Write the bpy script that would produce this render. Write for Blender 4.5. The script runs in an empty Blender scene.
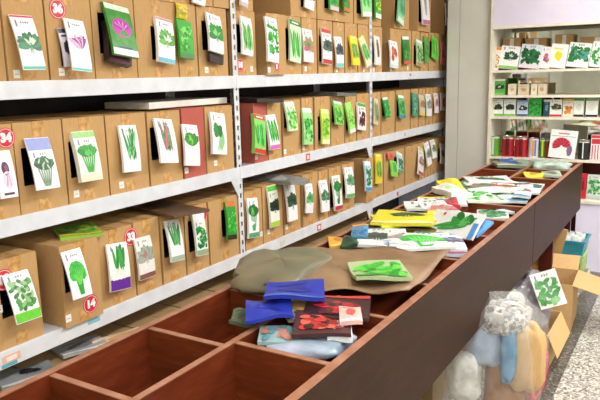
import bpy, math, random
from mathutils import Vector, Matrix
rnd=random.Random(7)
sc=bpy.context.scene
col=sc.collection
BOXES=[
('A', 0, 1.257, 1.4, 0, 1.6, 'brown','seventh before the near post, upper shelf'),
('A', 1, 1.404, 1.566, 0, 1.6, 'brown','sixth before the near post, upper shelf'),
('A', 2, 1.574, 1.778, 0, 1.6, 'brown','fifth before the near post, upper shelf'),
('A', 3, 1.783, 2.003, 0, 1.6, 'brown','fourth before the near post, upper shelf'),
('A', 4, 2.009, 2.258, 0, 1.6, 'brown','third before the near post, upper shelf'),
('A', 5, 2.265, 2.391, 0, 1.6, 'brown','second before the near post, upper shelf'),
('A', 6, 2.402, 2.621, 0, 1.6, 'brown','first before the near post, upper shelf'),
('A', 7, 2.662, 2.865, 0, 1.6, 'brown','first past the near post, upper shelf'),
('A', 8, 2.925, 3.11, 0.03, 1.6, 'brown','second past the near post, upper shelf'),
('A', 9, 3.121, 3.325, 0, 1.6, 'brown','third past the near post, upper shelf'),
('A', 10, 3.336, 3.507, 0, 1.6, 'brown','fourth past the near post, upper shelf'),
('A', 11, 3.525, 3.71, 0, 1.6, 'brown','fifth past the near post, upper shelf'),
('A', 12, 3.723, 3.868, 0, 1.6, 'brown','sixth past the near post, upper shelf'),
('A', 13, 3.882, 4.058, 0, 1.6, 'brown','seventh past the near post, upper shelf'),
('A', 14, 4.074, 4.264, 0, 1.6, 'brown','eighth past the near post, upper shelf'),
('A', 15, 4.289, 4.469, 0, 1.6, 'brown','first past the far post, upper shelf'),
('A', 16, 4.595, 4.806, 0.01, 1.6, 'brown','second past the far post, upper shelf'),
('A', 17, 4.826, 5.033, 0, 1.6, 'brown','third past the far post, upper shelf'),
('A', 18, 5.055, 5.221, 0, 1.6, 'brown','fourth past the far post, upper shelf'),
('A', 19, 5.244, 5.42, 0, 1.6, 'brown','fifth past the far post, upper shelf'),
('A', 20, 5.444, 5.723, 0, 1.6, 'brown','sixth past the far post, upper shelf'),
('A', 21, 5.744, 5.885, 0, 1.6, 'brown','seventh past the far post, upper shelf'),
('B', 0, 1.214, 1.393, 0, 1.137, 'brown','seventh before the near post, middle shelf'),
('B', 1, 1.397, 1.598, 0, 1.137, 'brown','sixth before the near post, middle shelf'),
('B', 2, 1.605, 1.802, 0, 1.137, 'brown','fifth before the near post, middle shelf'),
('B', 3, 1.81, 2.028, 0, 1.137, 'brown','fourth before the near post, middle shelf'),
('B', 4, 2.04, 2.245, 0, 1.137, 'brown','third before the near post, middle shelf'),
('B', 5, 2.258, 2.412, 0, 1.137, 'red','second before the near post, middle shelf'),
('B', 6, 2.423, 2.637, 0, 1.137, 'brown','first before the near post, middle shelf'),
('B', 7, 2.821, 2.944, 0, 1.137, 'red','first past the near post, middle shelf'),
('B', 8, 2.954, 3.085, 0, 1.137, 'brown','second past the near post, middle shelf'),
('B', 9, 3.106, 3.298, 0, 1.137, 'brown','third past the near post, middle shelf'),
('B', 10, 3.315, 3.446, 0, 1.137, 'brown','fourth past the near post, middle shelf'),
('B', 11, 3.47, 3.663, 0, 1.137, 'brown','fifth past the near post, middle shelf'),
('B', 12, 3.676, 3.857, 0, 1.137, 'brown','sixth past the near post, middle shelf'),
('B', 13, 3.871, 4.036, 0, 1.137, 'brown','seventh past the near post, middle shelf'),
('B', 14, 4.051, 4.261, 0, 1.137, 'brown','eighth past the near post, middle shelf'),
('B', 15, 4.294, 4.442, 0, 1.137, 'brown','first past the far post, middle shelf'),
('B', 16, 4.46, 4.704, 0, 1.137, 'brown','second past the far post, middle shelf'),
('B', 17, 4.733, 5.022, 0, 1.137, 'brown','third past the far post, middle shelf'),
('B', 18, 5.044, 5.201, 0, 1.137, 'brown','fourth past the far post, middle shelf'),
('B', 19, 5.224, 5.365, 0, 1.137, 'brown','fifth past the far post, middle shelf'),
('B', 20, 5.389, 5.551, 0, 1.137, 'brown','sixth past the far post, middle shelf'),
('B', 21, 5.576, 5.72, 0, 1.137, 'brown','seventh past the far post, middle shelf'),
('B', 22, 5.747, 5.912, 0, 1.137, 'brown','eighth past the far post, middle shelf'),
('C', 0, 1.257, 1.437, 0, 0.679, 'brown','seventh before the near post, lower shelf'),
('C', 1, 1.512, 1.694, 0.03, 0.679, 'brown','sixth before the near post, lower shelf'),
('C', 2, 1.699, 1.906, 0, 0.679, 'brown','fifth before the near post, lower shelf'),
('C', 3, 1.915, 2.065, 0, 0.679, 'brown','fourth before the near post, lower shelf'),
('C', 4, 2.078, 2.229, 0, 0.679, 'brown','third before the near post, lower shelf'),
('C', 5, 2.239, 2.401, 0, 0.679, 'brown','second before the near post, lower shelf'),
('C', 6, 2.413, 2.665, 0, 0.679, 'brown','first before the near post, lower shelf'),
('C', 7, 2.709, 2.868, 0, 0.679, 'brown','first past the near post, lower shelf'),
('C', 8, 2.878, 3.077, 0, 0.679, 'brown','second past the near post, lower shelf'),
('C', 9, 3.093, 3.272, 0, 0.679, 'brown','third past the near post, lower shelf'),
('C', 10, 3.307, 3.491, 0, 0.679, 'brown','fourth past the near post, lower shelf'),
('C', 11, 3.503, 3.621, 0, 0.679, 'brown','fifth past the near post, lower shelf'),
('C', 12, 3.635, 3.802, 0, 0.679, 'brown','sixth past the near post, lower shelf'),
('C', 13, 3.817, 3.997, 0, 0.679, 'brown','seventh past the near post, lower shelf'),
('C', 14, 4.148, 4.274, 0.02, 0.679, 'brown','eighth past the near post, lower shelf'),
('C', 15, 4.309, 4.488, 0, 0.679, 'brown','first past the far post, lower shelf'),
('C', 16, 4.506, 4.903, 0, 0.679, 'brown','second past the far post, lower shelf'),
('C', 17, 4.935, 5.214, 0, 0.679, 'brown','third past the far post, lower shelf'),
('C', 18, 5.238, 5.369, 0, 0.679, 'brown','fourth past the far post, lower shelf'),
('C', 19, 5.381, 5.519, 0, 0.679, 'brown','fifth past the far post, lower shelf'),
('C', 20, 5.532, 5.676, 0, 0.679, 'brown','sixth past the far post, lower shelf'),
('C', 21, 5.689, 5.938, 0, 0.679, 'brown','seventh past the far post, lower shelf'),
('T', 0, 2.121, 2.367, 0, 1.923, 'brown','ninth from the end wall in the topmost stacked row'),
('T', 1, 2.38, 2.523, 0, 1.923, 'brown','eighth from the end wall in the topmost stacked row'),
('T', 2, 2.53, 2.854, -0.0, 1.923, 'brown','seventh from the end wall in the topmost stacked row'),
('T', 3, 3.221, 3.513, 0, 1.923, 'brown','sixth from the end wall in the topmost stacked row'),
('T', 4, 3.525, 4.004, 0, 1.923, 'brown','fifth from the end wall in the topmost stacked row'),
('T', 5, 4.019, 4.451, 0, 1.923, 'brown','fourth from the end wall in the topmost stacked row'),
('T', 6, 4.696, 4.984, 0, 1.923, 'brown','third from the end wall in the topmost stacked row'),
('T', 7, 5.177, 5.468, 0, 1.923, 'brown','second from the end wall in the topmost stacked row'),
('T', 8, 5.813, 6.035, 0, 1.923, 'brown','first from the end wall in the topmost stacked row')
]
PACKETS=[
([-1.963, 1.464, 1.729, 0.089, 0.189, -0.0, 0.05], 'leafy','fbfbfb','e0456a:.035','4fb8a8:.05', ['2c6a4a','3f8a5e','cfe8c8'], 'white seed packet with small dark green leaf and pink top', 0.006, 'A', 1),
([-1.983, 1.637, 1.716, 0.043, 0.137, 0.072, 0.01], 'plain','d9d3df','2a2028', None, ['3b2a4a'], 'pale seed packet with black top behind the purple one', 0.006, 'A', 2),
([-1.963, 1.676, 1.725, 0.089, 0.194, -0.101, 0.05], 'purple','fdfbfd', None, '56c8b8:.04', ['a23a8a','7a2a6e','d9a8d0'], 'white seed packet with purple pointed leaves', 0.006, 'A', 2),
([-1.953, 1.884, 1.787, 0.131, 0.214, -0.128, 0.07], 'cabbage','3f8f3a','dfe8d8','f2f0ee', ['c53fb0','9a2f92','e58ad8'], 'green seed packet with magenta round head', 0.012, 'A', 3),
([-1.968, 1.883, 1.738, 0.119, 0.163, -0.22, 0.04], 'plain','2c2428', None, '5a1f34', ['4a4a48'], 'dark bundled seed packet behind the magenta one', 0.03, 'A', 3),
([-1.973, 2.154, 1.756, 0.103, 0.192, -0.147, 0.03], 'leafy','fbfbfb','d88a9a:.05','6fc0d8:.09', ['3f9a3a','6fb84a','e8d8e0'], 'white seed packet with green leaves and blue foot', 0.015, 'A', 4),
([-1.973, 2.285, 1.765, 0.095, 0.171, -0.129, 0.03], 'foliage','3fae3a', None, '5a8a5a', ['3fb83a','2f8f2c','7fd85a'], 'all green foliage seed packet', 0.012, 'A', 5),
([-1.986, 2.283, 1.886, 0.067, 0.065, -0.073, 0.005], 'foliage','e8c83a', None, None, ['f2dc4a','c89a2a','8fb83a'], 'small yellow flower seed packet above the green one', 0.006, 'A', 5),
([-1.968, 2.491, 1.799, 0.105, 0.184, -0.185, 0.04], 'leafy','fbfbfb', None, None, ['2f9a3a','268a3c','8fce7a'], 'white seed packet with bright green branching vegetable', 0.012, 'A', 6),
([-1.978, 2.505, 1.738, 0.103, 0.157, -0.165, 0.02], 'plain','3a3230', None, None, ['5a5250'], 'dark seed packet bundle under the white one', 0.012, 'A', 6),
([-1.976, 2.756, 1.795, 0.091, 0.192, -0.135, 0.025], 'pods','fbfbfb', None, None, ['4fae3a','3a8a3a','7fc85a'], 'white seed packet with upright green bean pods', 0.012, 'A', 7),
([-1.945, 2.94, 1.781, 0.105, 0.232, -0.096, 0.025], 'foliage','fdfdfd', None, 'f8f8f8', ['2fae3a','3fc84a','1f8f2f'], 'white seed packet with large green leafy picture', 0.012, 'A', 8),
([-1.978, 3.225, 1.784, 0.119, 0.236, -0.14, 0.02], 'pods','d8f0d0','2f8a3a', None, ['3fb83a','2a9a34','7fd86a'], 'green seed packet with long straight beans', 0.012, 'A', 9),
([-1.978, 3.366, 1.763, 0.11, 0.191, -0.068, 0.02], 'leafy','f6f4f0', None, None, ['8f9a5a','c8607a','5a8a4a'], 'white seed packet with pink stemmed greens', 0.01, 'A', 10),
([-1.978, 3.593, 1.764, 0.114, 0.215, -0.083, 0.02], 'leafy','f4f2f2','d84a3a','c83a3a', ['2a3a32','4a6a5a','1f2a28'], 'red topped seed packet with blackish leaves', 0.01, 'A', 11),
([-1.978, 3.756, 1.733, 0.096, 0.191, -0.011, 0.02], 'leafy','f8f8f8', None, '6fd0d0', ['2f3a42','4a5a5a','202a2a'], 'white seed packet with dark picture and aqua foot', 0.01, 'A', 12),
([-1.973, 3.967, 1.746, 0.104, 0.194, -0.022, 0.03], 'pods','f2e23a','f2e02a','f2e02a', ['5a9a3a','4a8a3a','8fb84a'], 'yellow seed packet with green gourd', 0.012, 'A', 13),
([-1.973, 4.127, 1.743, 0.079, 0.21, 0.375, 0.03], 'pods','f0ecc0','f0e24a','f2ead0', ['2fae4a','2a9a3a','6fce5a'], 'tilted pale yellow seed packet with green cucumber', 0.012, 'A', 14),
([-1.978, 4.338, 1.751, 0.094, 0.204, -0.092, 0.02], 'root','f0ece6', None, 'eaeae6', ['8a6a52','6a5242','3f7a3a'], 'white seed packet with brown root', 0.01, 'A', 15),
([-1.968, 4.611, 1.727, 0.141, 0.199, -0.086, 0.02], 'tomato','fafafa', None, 'cfe8e8', ['d83a2f','b82a24','e86a4f'], 'white seed packet with red fruit', 0.01, 'A', 16),
([-1.978, 4.88, 1.764, 0.133, 0.215, 0.029, 0.02], 'foliage','2f8a3a','f2f2f2','e04a4f', ['2a8a34','1f6a2a','5ab84a'], 'green seed packet with red foot', 0.01, 'A', 17),
([-1.978, 5.165, 1.746, 0.135, 0.211, -0.111, 0.02], 'foliage','b8d8a8','e0f0f0','c88a5a', ['4f9a4a','3a7a3a','8fbf7a'], 'pale green seed packet with orange foot', 0.01, 'A', 18),
([-1.978, 5.321, 1.777, 0.088, 0.207, -0.081, 0.02], 'foliage','5aa84a', None, None, ['3f8f3a','2f7a2f','7fbf5a'], 'narrow green seed packet', 0.01, 'A', 19),
([-1.978, 5.531, 1.793, 0.151, 0.194, -0.247, 0.02], 'pods','6fd84a', None, None, ['3fae2f','2f9a2a','8fe86a'], 'bright green bean seed packet', 0.01, 'A', 20),
([-1.983, 5.755, 1.754, 0.107, 0.194, -0.096, 0.01], 'tomato','e88a8a', None, None, ['d84a4f','c83a3f','f0a0a0'], 'pinkish red seed packet', 0.01, 'A', 21),
([-1.983, 2.402, 1.951, 0.085, 0.056, -0.169, 0.01], 'plain','f2f2ee', None, None, ['8a8a8a'], 'white seed packet', 0.01, 'T', 1),
([-1.973, 2.739, 2.007, 0.059, 0.146, -0.234, 0.03], 'root','f2eeec', None, 'd8b8c8', ['a88a9a','c8a8b8','5a8a4a'], 'white seed packet with mauve root', 0.012, 'T', 2),
([-1.978, 3.392, 2.057, 0.104, 0.18, -0.167, 0.02], 'leafy','fafafa', None, None, ['3f6a4a','5a8a5a','2f4a3a'], 'white seed packet with grey green leaf', 0.01, 'T', 3),
([-1.973, 3.674, 2.077, 0.111, 0.199, -0.081, 0.03], 'foliage','4fbf4a', None, 'e8c0d0', ['3fae3a','2f8f2f','7fd86a'], 'green seed packet with pink foot', 0.012, 'T', 4),
([-1.973, 3.844, 2.076, 0.084, 0.188, -0.111, 0.03], 'foliage','3f9a3a', None, 'c8783a', ['2f8f2f','5aae4a','8a6a2a'], 'dark green seed packet with orange foot', 0.012, 'T', 4),
([-1.973, 4.131, 2.097, 0.14, 0.253, 0.048, 0.03], 'pods','a8e8a0', None, 'f8f8f0', ['3fc84a','2fa83a','7fe87a'], 'slanting bright green seed packet', 0.012, 'T', 5),
([-1.973, 4.328, 2.1, 0.092, 0.266, -0.094, 0.03], 'foliage','3faf3a', None, 'f8f8f0', ['2f9a2f','5ac84a','d8e83a'], 'narrow green and white seed packet', 0.012, 'T', 5),
([-1.973, 4.762, 2.11, 0.127, 0.327, -0.301, 0.03], 'pods','8fd8a0', None, 'dfe8df', ['2f9a6a','4fb87a','1f7a4a'], 'green seed packet over a dark slot', 0.012, 'T', 6),
([-1.973, 5.264, 2.12, 0.161, 0.292, -0.003, 0.03], 'root','f0f0f0', None, 'c86a9a', ['9a9a9a','b8a8b0','6a6a6a'], 'white seed packet with grey root and pink foot', 0.012, 'T', 7),
([-1.978, 5.864, 2.082, 0.151, 0.194, -0.18, 0.02], 'leafy','f4e8e8', None, None, ['c86a6a','a84a4a','8a8a6a'], 'white and rose seed packet', 0.01, 'T', 8),
([-1.973, 1.333, 1.294, 0.065, 0.16, -0.028, 0.03], 'onion','fbf8fb', None, None, ['8a4a7a','e8d8e8','5a2f4a'], 'white seed packet with purple and white bulbs', 0.012, 'B', 0),
([-1.963, 1.475, 1.314, 0.098, 0.185, -0.039, 0.05], 'bunch','fbfbfd','8a96d4:.24', None, ['2a5a3a','3f7a52','b8c8b0'], 'blue topped seed packet with dark stemmed greens', 0.006, 'B', 1),
([-1.968, 1.68, 1.315, 0.103, 0.191, -0.023, 0.04], 'bunch','eef2e8','8fc86a','f2e8c8', ['2f8f3a','3faa44','5fc85a'], 'seed packet with big green bunch and cream foot', 0.02, 'B', 2),
([-1.976, 1.908, 1.318, 0.094, 0.191, -0.051, 0.025], 'blades','fafafa', None, None, ['2a7a4a','3f9a5a','8fd88a'], 'white seed packet with tall green leek blades', 0.012, 'B', 3),
([-1.963, 2.111, 1.331, 0.11, 0.195, -0.124, 0.05], 'blades','fafafa', None, None, ['2f7a4a','4f9a5a','e05a7a'], 'white seed packet with green and pink stalks', 0.012, 'B', 4),
([-1.973, 2.284, 1.293, 0.101, 0.189, -0.14, 0.03], 'bokchoy','fbfbfb', None, None, ['3f9a2f','2f7a2a','eaf2e4'], 'white seed packet with white stemmed greens', 0.012, 'B', 5),
([-1.973, 2.488, 1.328, 0.109, 0.202, -0.149, 0.03], 'broccoli','fafafa', None, None, ['2f7a3a','3f8f44','bfe0b0'], 'white seed packet with broccoli head', 0.015, 'B', 6),
([-1.973, 2.834, 1.293, 0.102, 0.211, -0.222, 0.03], 'pods','8fd86a','e0402f','d8402f', ['2fae3a','1f8f2f','5fd85a'], 'red topped seed packet with green pods', 0.02, 'B', 7),
([-1.973, 2.961, 1.294, 0.095, 0.19, -0.007, 0.03], 'pods','fafafa', None, 'e86ab8', ['2fae3a','3fc04a','1f8a2a'], 'white seed packet with green pod and pink foot', 0.015, 'B', 8),
([-1.973, 3.153, 1.367, 0.097, 0.166, -0.015, 0.03], 'foliage','d8f0c8','f4f4f4', None, ['4fc03a','3fae34','8fe06a'], 'white topped seed packet with light green leaves', 0.012, 'B', 9),
([-1.978, 3.343, 1.294, 0.105, 0.217, -0.091, 0.02], 'foliage','a8e098','fafafa', None, ['2fae34','1f8f2a','5fd050'], 'seed packet full of green peppers', 0.012, 'B', 10),
([-1.978, 3.56, 1.275, 0.097, 0.218, -0.11, 0.02], 'foliage','c8e86a','e8f0a0','f0f4c0', ['7fc82f','9fd83f','5aa82a'], 'lime yellow seed packet', 0.012, 'B', 11),
([-1.973, 3.73, 1.35, 0.111, 0.153, -0.128, 0.03], 'foliage','8fd86a','f0f0f0', None, ['4fae34','3a8f2f','8fe05a'], 'light green seed packet over an orange label', 0.012, 'B', 12),
([-1.973, 3.896, 1.309, 0.081, 0.206, 0.086, 0.03], 'foliage','a8e878', None, 'f4f4f4', ['5fc83a','4fae2f','9ff06a'], 'slanting pale green seed packet', 0.012, 'B', 13),
([-1.978, 4.077, 1.303, 0.126, 0.186, -0.15, 0.02], 'grapes','f4f0f0','5aae4a', None, ['5a1f2a','7a2f3a','3a1420'], 'white seed packet with dark red cluster', 0.012, 'B', 14),
([-1.978, 4.315, 1.323, 0.069, 0.189, -0.236, 0.02], 'pods','d8d0b0', None, None, ['5a8a4a','7a9a5a','4a6a3a'], 'narrow olive green seed packet', 0.01, 'B', 15),
([-1.973, 4.49, 1.343, 0.091, 0.154, 0.035, 0.03], 'foliage','2f9a4a','e8f4e8', None, ['1f8f34','2fae44','6fd87a'], 'slanting deep green seed packet', 0.01, 'B', 16),
([-1.973, 4.783, 1.333, 0.111, 0.18, -0.107, 0.03], 'foliage','5fbf6a','f4f8f4','3f7ab8', ['2f9a3a','4fb85a','1f6a4a'], 'green seed packet with white top and blue foot', 0.01, 'B', 17),
([-1.978, 5.076, 1.334, 0.111, 0.188, -0.129, 0.02], 'foliage','3f9a7a', None, None, ['2f7a4a','4f9a8a','8fc8b8'], 'teal green seed packet', 0.01, 'B', 18),
([-1.978, 5.235, 1.319, 0.117, 0.172, -0.14, 0.02], 'leafy','d8c8a8', None, 'f0d83a', ['8a6a4a','a88a5a','c86a4a'], 'tan seed packet with yellow foot', 0.01, 'B', 19),
([-1.978, 5.396, 1.313, 0.111, 0.188, -0.054, 0.02], 'leafy','f0f4f4', None, None, ['6a7a8a','8a9aa8','c8c83a'], 'white seed packet with grey blue picture', 0.01, 'B', 20),
([-1.978, 5.585, 1.321, 0.091, 0.176, -0.052, 0.02], 'leafy','f4e8ec', None, None, ['a87a8a','c89aa8','7a6a5a'], 'white and dusty pink seed packet', 0.01, 'B', 21),
([-1.983, 5.775, 1.322, 0.116, 0.158, -0.088, 0.01], 'tomato','f2e8e4', None, None, ['c84a3a','a83a2f','e88a7a'], 'white seed packet with small red picture', 0.01, 'B', 22),
([-1.958, 1.336, 0.866, 0.099, 0.176, -0.022, 0.06], 'foliage','fbfbf9', None, '6fd03a:.19', ['4f9a4a','3a7a3a','8fbf7a'], 'white seed packet with green sprouts and lime foot', 0.006, 'C', 0),
([-1.933, 1.553, 0.891, 0.088, 0.182, -0.006, 0.05], 'lettuce','fbfbfb', None, None, ['2fa83a','3fc048','6fd85a'], 'white seed packet with full green lettuce', 0.006, 'C', 1),
([-1.973, 1.795, 0.846, 0.108, 0.193, -0.107, 0.03], 'scallion','fbf8f2', None, '6a2f9a:.24', ['2f8a3a','3fa84a','f4f4ee'], 'white seed packet with scallions and purple foot', 0.01, 'C', 2),
([-1.978, 1.95, 0.843, 0.095, 0.18, -0.01, 0.02], 'leafy','f2eee8', None, '8a5a52', ['8a9a8a','a8b0a0','b87a7a'], 'faded white seed packet with brownish foot', 0.01, 'C', 3),
([-1.968, 2.132, 0.879, 0.087, 0.188, -0.075, 0.04], 'blades','f8faf8', None, 'a8b8a0', ['3f9a4a','2f8a3a','6fb87a'], 'white seed packet with row of green stalks', 0.012, 'C', 4),
([-1.968, 2.306, 0.872, 0.081, 0.208, -0.099, 0.04], 'foliage','eaf2ea','f4f4fa:.2','9ab088', ['1f8a3f','2f9f4a','17703a'], 'white topped seed packet with heart shaped green leaves', 0.012, 'C', 5),
([-1.973, 2.555, 0.882, 0.075, 0.193, -0.147, 0.03], 'foliage','2f9a3a','e0703a','3a2a1a', ['3fb83f','2f9f34','6fd85a'], 'orange topped seed packet with fresh green foliage', 0.012, 'C', 6),
([-1.978, 2.753, 0.855, 0.092, 0.211, -0.111, 0.02], 'bokchoy','fbfbfb', None, '5aae7a', ['1f6a34','2a7a3f','4fae6a'], 'white seed packet with dark green upright leaves', 0.012, 'C', 7),
([-1.978, 2.952, 0.882, 0.091, 0.232, -0.013, 0.02], 'leafy','f2f4e8','5fc84a','b8d84a', ['1f2f24','2a3f2f','142018'], 'yellow green seed packet with blackish leaves', 0.012, 'C', 8),
([-1.973, 3.129, 0.885, 0.099, 0.241, -0.022, 0.03], 'leafy','fafafa', None, None, ['2a4a34','3a5a44','1f3a2a'], 'white seed packet with dark green round leaves', 0.012, 'C', 9),
([-1.978, 3.342, 0.858, 0.084, 0.18, -0.165, 0.02], 'leafy','fafafa', None, None, ['3f9a4a','6fb87a','2f7a3a'], 'white seed packet with small green sprig', 0.01, 'C', 10),
([-1.973, 3.524, 0.842, 0.098, 0.2, -0.076, 0.03], 'leafy','fafafa', None, None, ['3f6a4a','4f8a5a','8fb89a'], 'white seed packet with big grey green leaf', 0.012, 'C', 11),
([-1.973, 3.698, 0.832, 0.105, 0.227, -0.061, 0.03], 'bunch','f2f8f2', None, 'c83a5a', ['2a8a3a','1f6a2c','3f9a4a'], 'dark green seed packet with red foot', 0.012, 'C', 12),
([-1.973, 3.876, 0.874, 0.12, 0.207, -0.09, 0.03], 'leafy','fafafa', None, '6fb86a', ['5a9a6a','7ab08a','3f7a4a'], 'white seed packet with one broad green leaf', 0.012, 'C', 13),
([-1.953, 4.125, 0.882, 0.099, 0.212, -0.153, 0.03], 'foliage','cfe8f4','f4f8fa','4f9ad0', ['2f8a4a','3f9f5a','1f6a3a'], 'blue and green seed packet', 0.012, 'C', 14),
([-1.978, 4.358, 0.902, 0.106, 0.221, -0.121, 0.02], 'pods','f0d83a','f2dc2f','f2dc2f', ['4fae2f','3a8f2a','8fc83a'], 'yellow seed packet with green pods', 0.012, 'C', 15),
([-1.983, 4.59, 0.971, 0.115, 0.054, -0.067, 0.01], 'plain','e0705a', None, None, ['c84a3a'], 'small red seed packet at the box top', 0.008, 'C', 16),
([-1.973, 4.635, 0.865, 0.117, 0.127, -0.24, 0.03], 'blades','8fe05a', None, None, ['3fae2f','5fc83f','2f8f24'], 'lime green bladed seed packet', 0.012, 'C', 16),
([-1.973, 4.754, 0.897, 0.102, 0.162, -0.312, 0.03], 'foliage','d8f0f0','f4f8fa','3f9a4a', ['2f8a5a','3f9f6a','1f6a4a'], 'white and green narrow seed packet', 0.012, 'C', 16),
([-1.973, 5.208, 0.85, 0.117, 0.24, -0.355, 0.03], 'leafy','f8f4f2','c8e07a','c85a5a', ['8a9a7a','a8705a','c8b8a8'], 'white seed packet with lime top', 0.01, 'C', 18),
([-1.973, 5.381, 0.893, 0.099, 0.202, 0.124, 0.03], 'leafy','fafafa', None, None, ['6a7a6a','8a9a8a','4a5a4a'], 'tilted white seed packet with grey picture', 0.01, 'C', 19),
([-1.973, 5.518, 0.922, 0.103, 0.166, 0.005, 0.03], 'leafy','f8f8f4', None, None, ['7a8a6a','9aa88a','5a6a4a'], 'tilted cream white seed packet', 0.01, 'C', 20),
([-1.978, 5.768, 0.849, 0.097, 0.189, -0.183, 0.02], 'leafy','f4f4f0', None, None, ['8a7a6a','a89a8a','6a5a4a'], 'narrow white seed packet', 0.01, 'C', 21)
]
STICKERS=[
('A', 2, '36', 1.629, 1.851, 0.036),
('B', 0, '34', 1.367, 1.411, 0.035),
('C', 0, '19', 1.3, 0.928, 0.038),
('C', 1, '14', 1.634, 0.738, 0.037),
('C', 2, '33', 1.994, 0.944, 0.039),
('A', 7, '18', 2.721, 1.652, 0.034),
('A', 8, '8', 3.013, 1.641, 0.026),
('C', 5, '1', 2.373, 0.949, 0.032)
]
TAGS=[
('A', 1, 1.435, 1.623),
('A', 2, 1.622, 1.628),
('B', 2, 1.639, 1.172),
('B', 3, 1.869, 1.17),
('C', 1, 1.521, 0.715),
('A', 6, 2.453, 1.629),
('A', 7, 2.821, 1.632),
('A', 8, 2.896, 1.626),
('B', 6, 2.487, 1.182),
('C', 7, 2.858, 0.741),
('C', 8, 2.927, 0.737),
('C', 9, 3.115, 0.725),
('B', 7, 2.782, 1.171),
('B', 9, 3.105, 1.166),
('B', 10, 3.282, 1.167),
('A', 10, 3.371, 1.629),
('A', 12, 3.761, 1.62),
('A', 14, 4.159, 1.617),
('A', 15, 4.323, 1.616),
('A', 16, 4.566, 1.621),
('A', 17, 4.965, 1.627),
('B', 5, 2.251, 1.175),
('C', 0, 1.269, 0.83)
]
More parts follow.
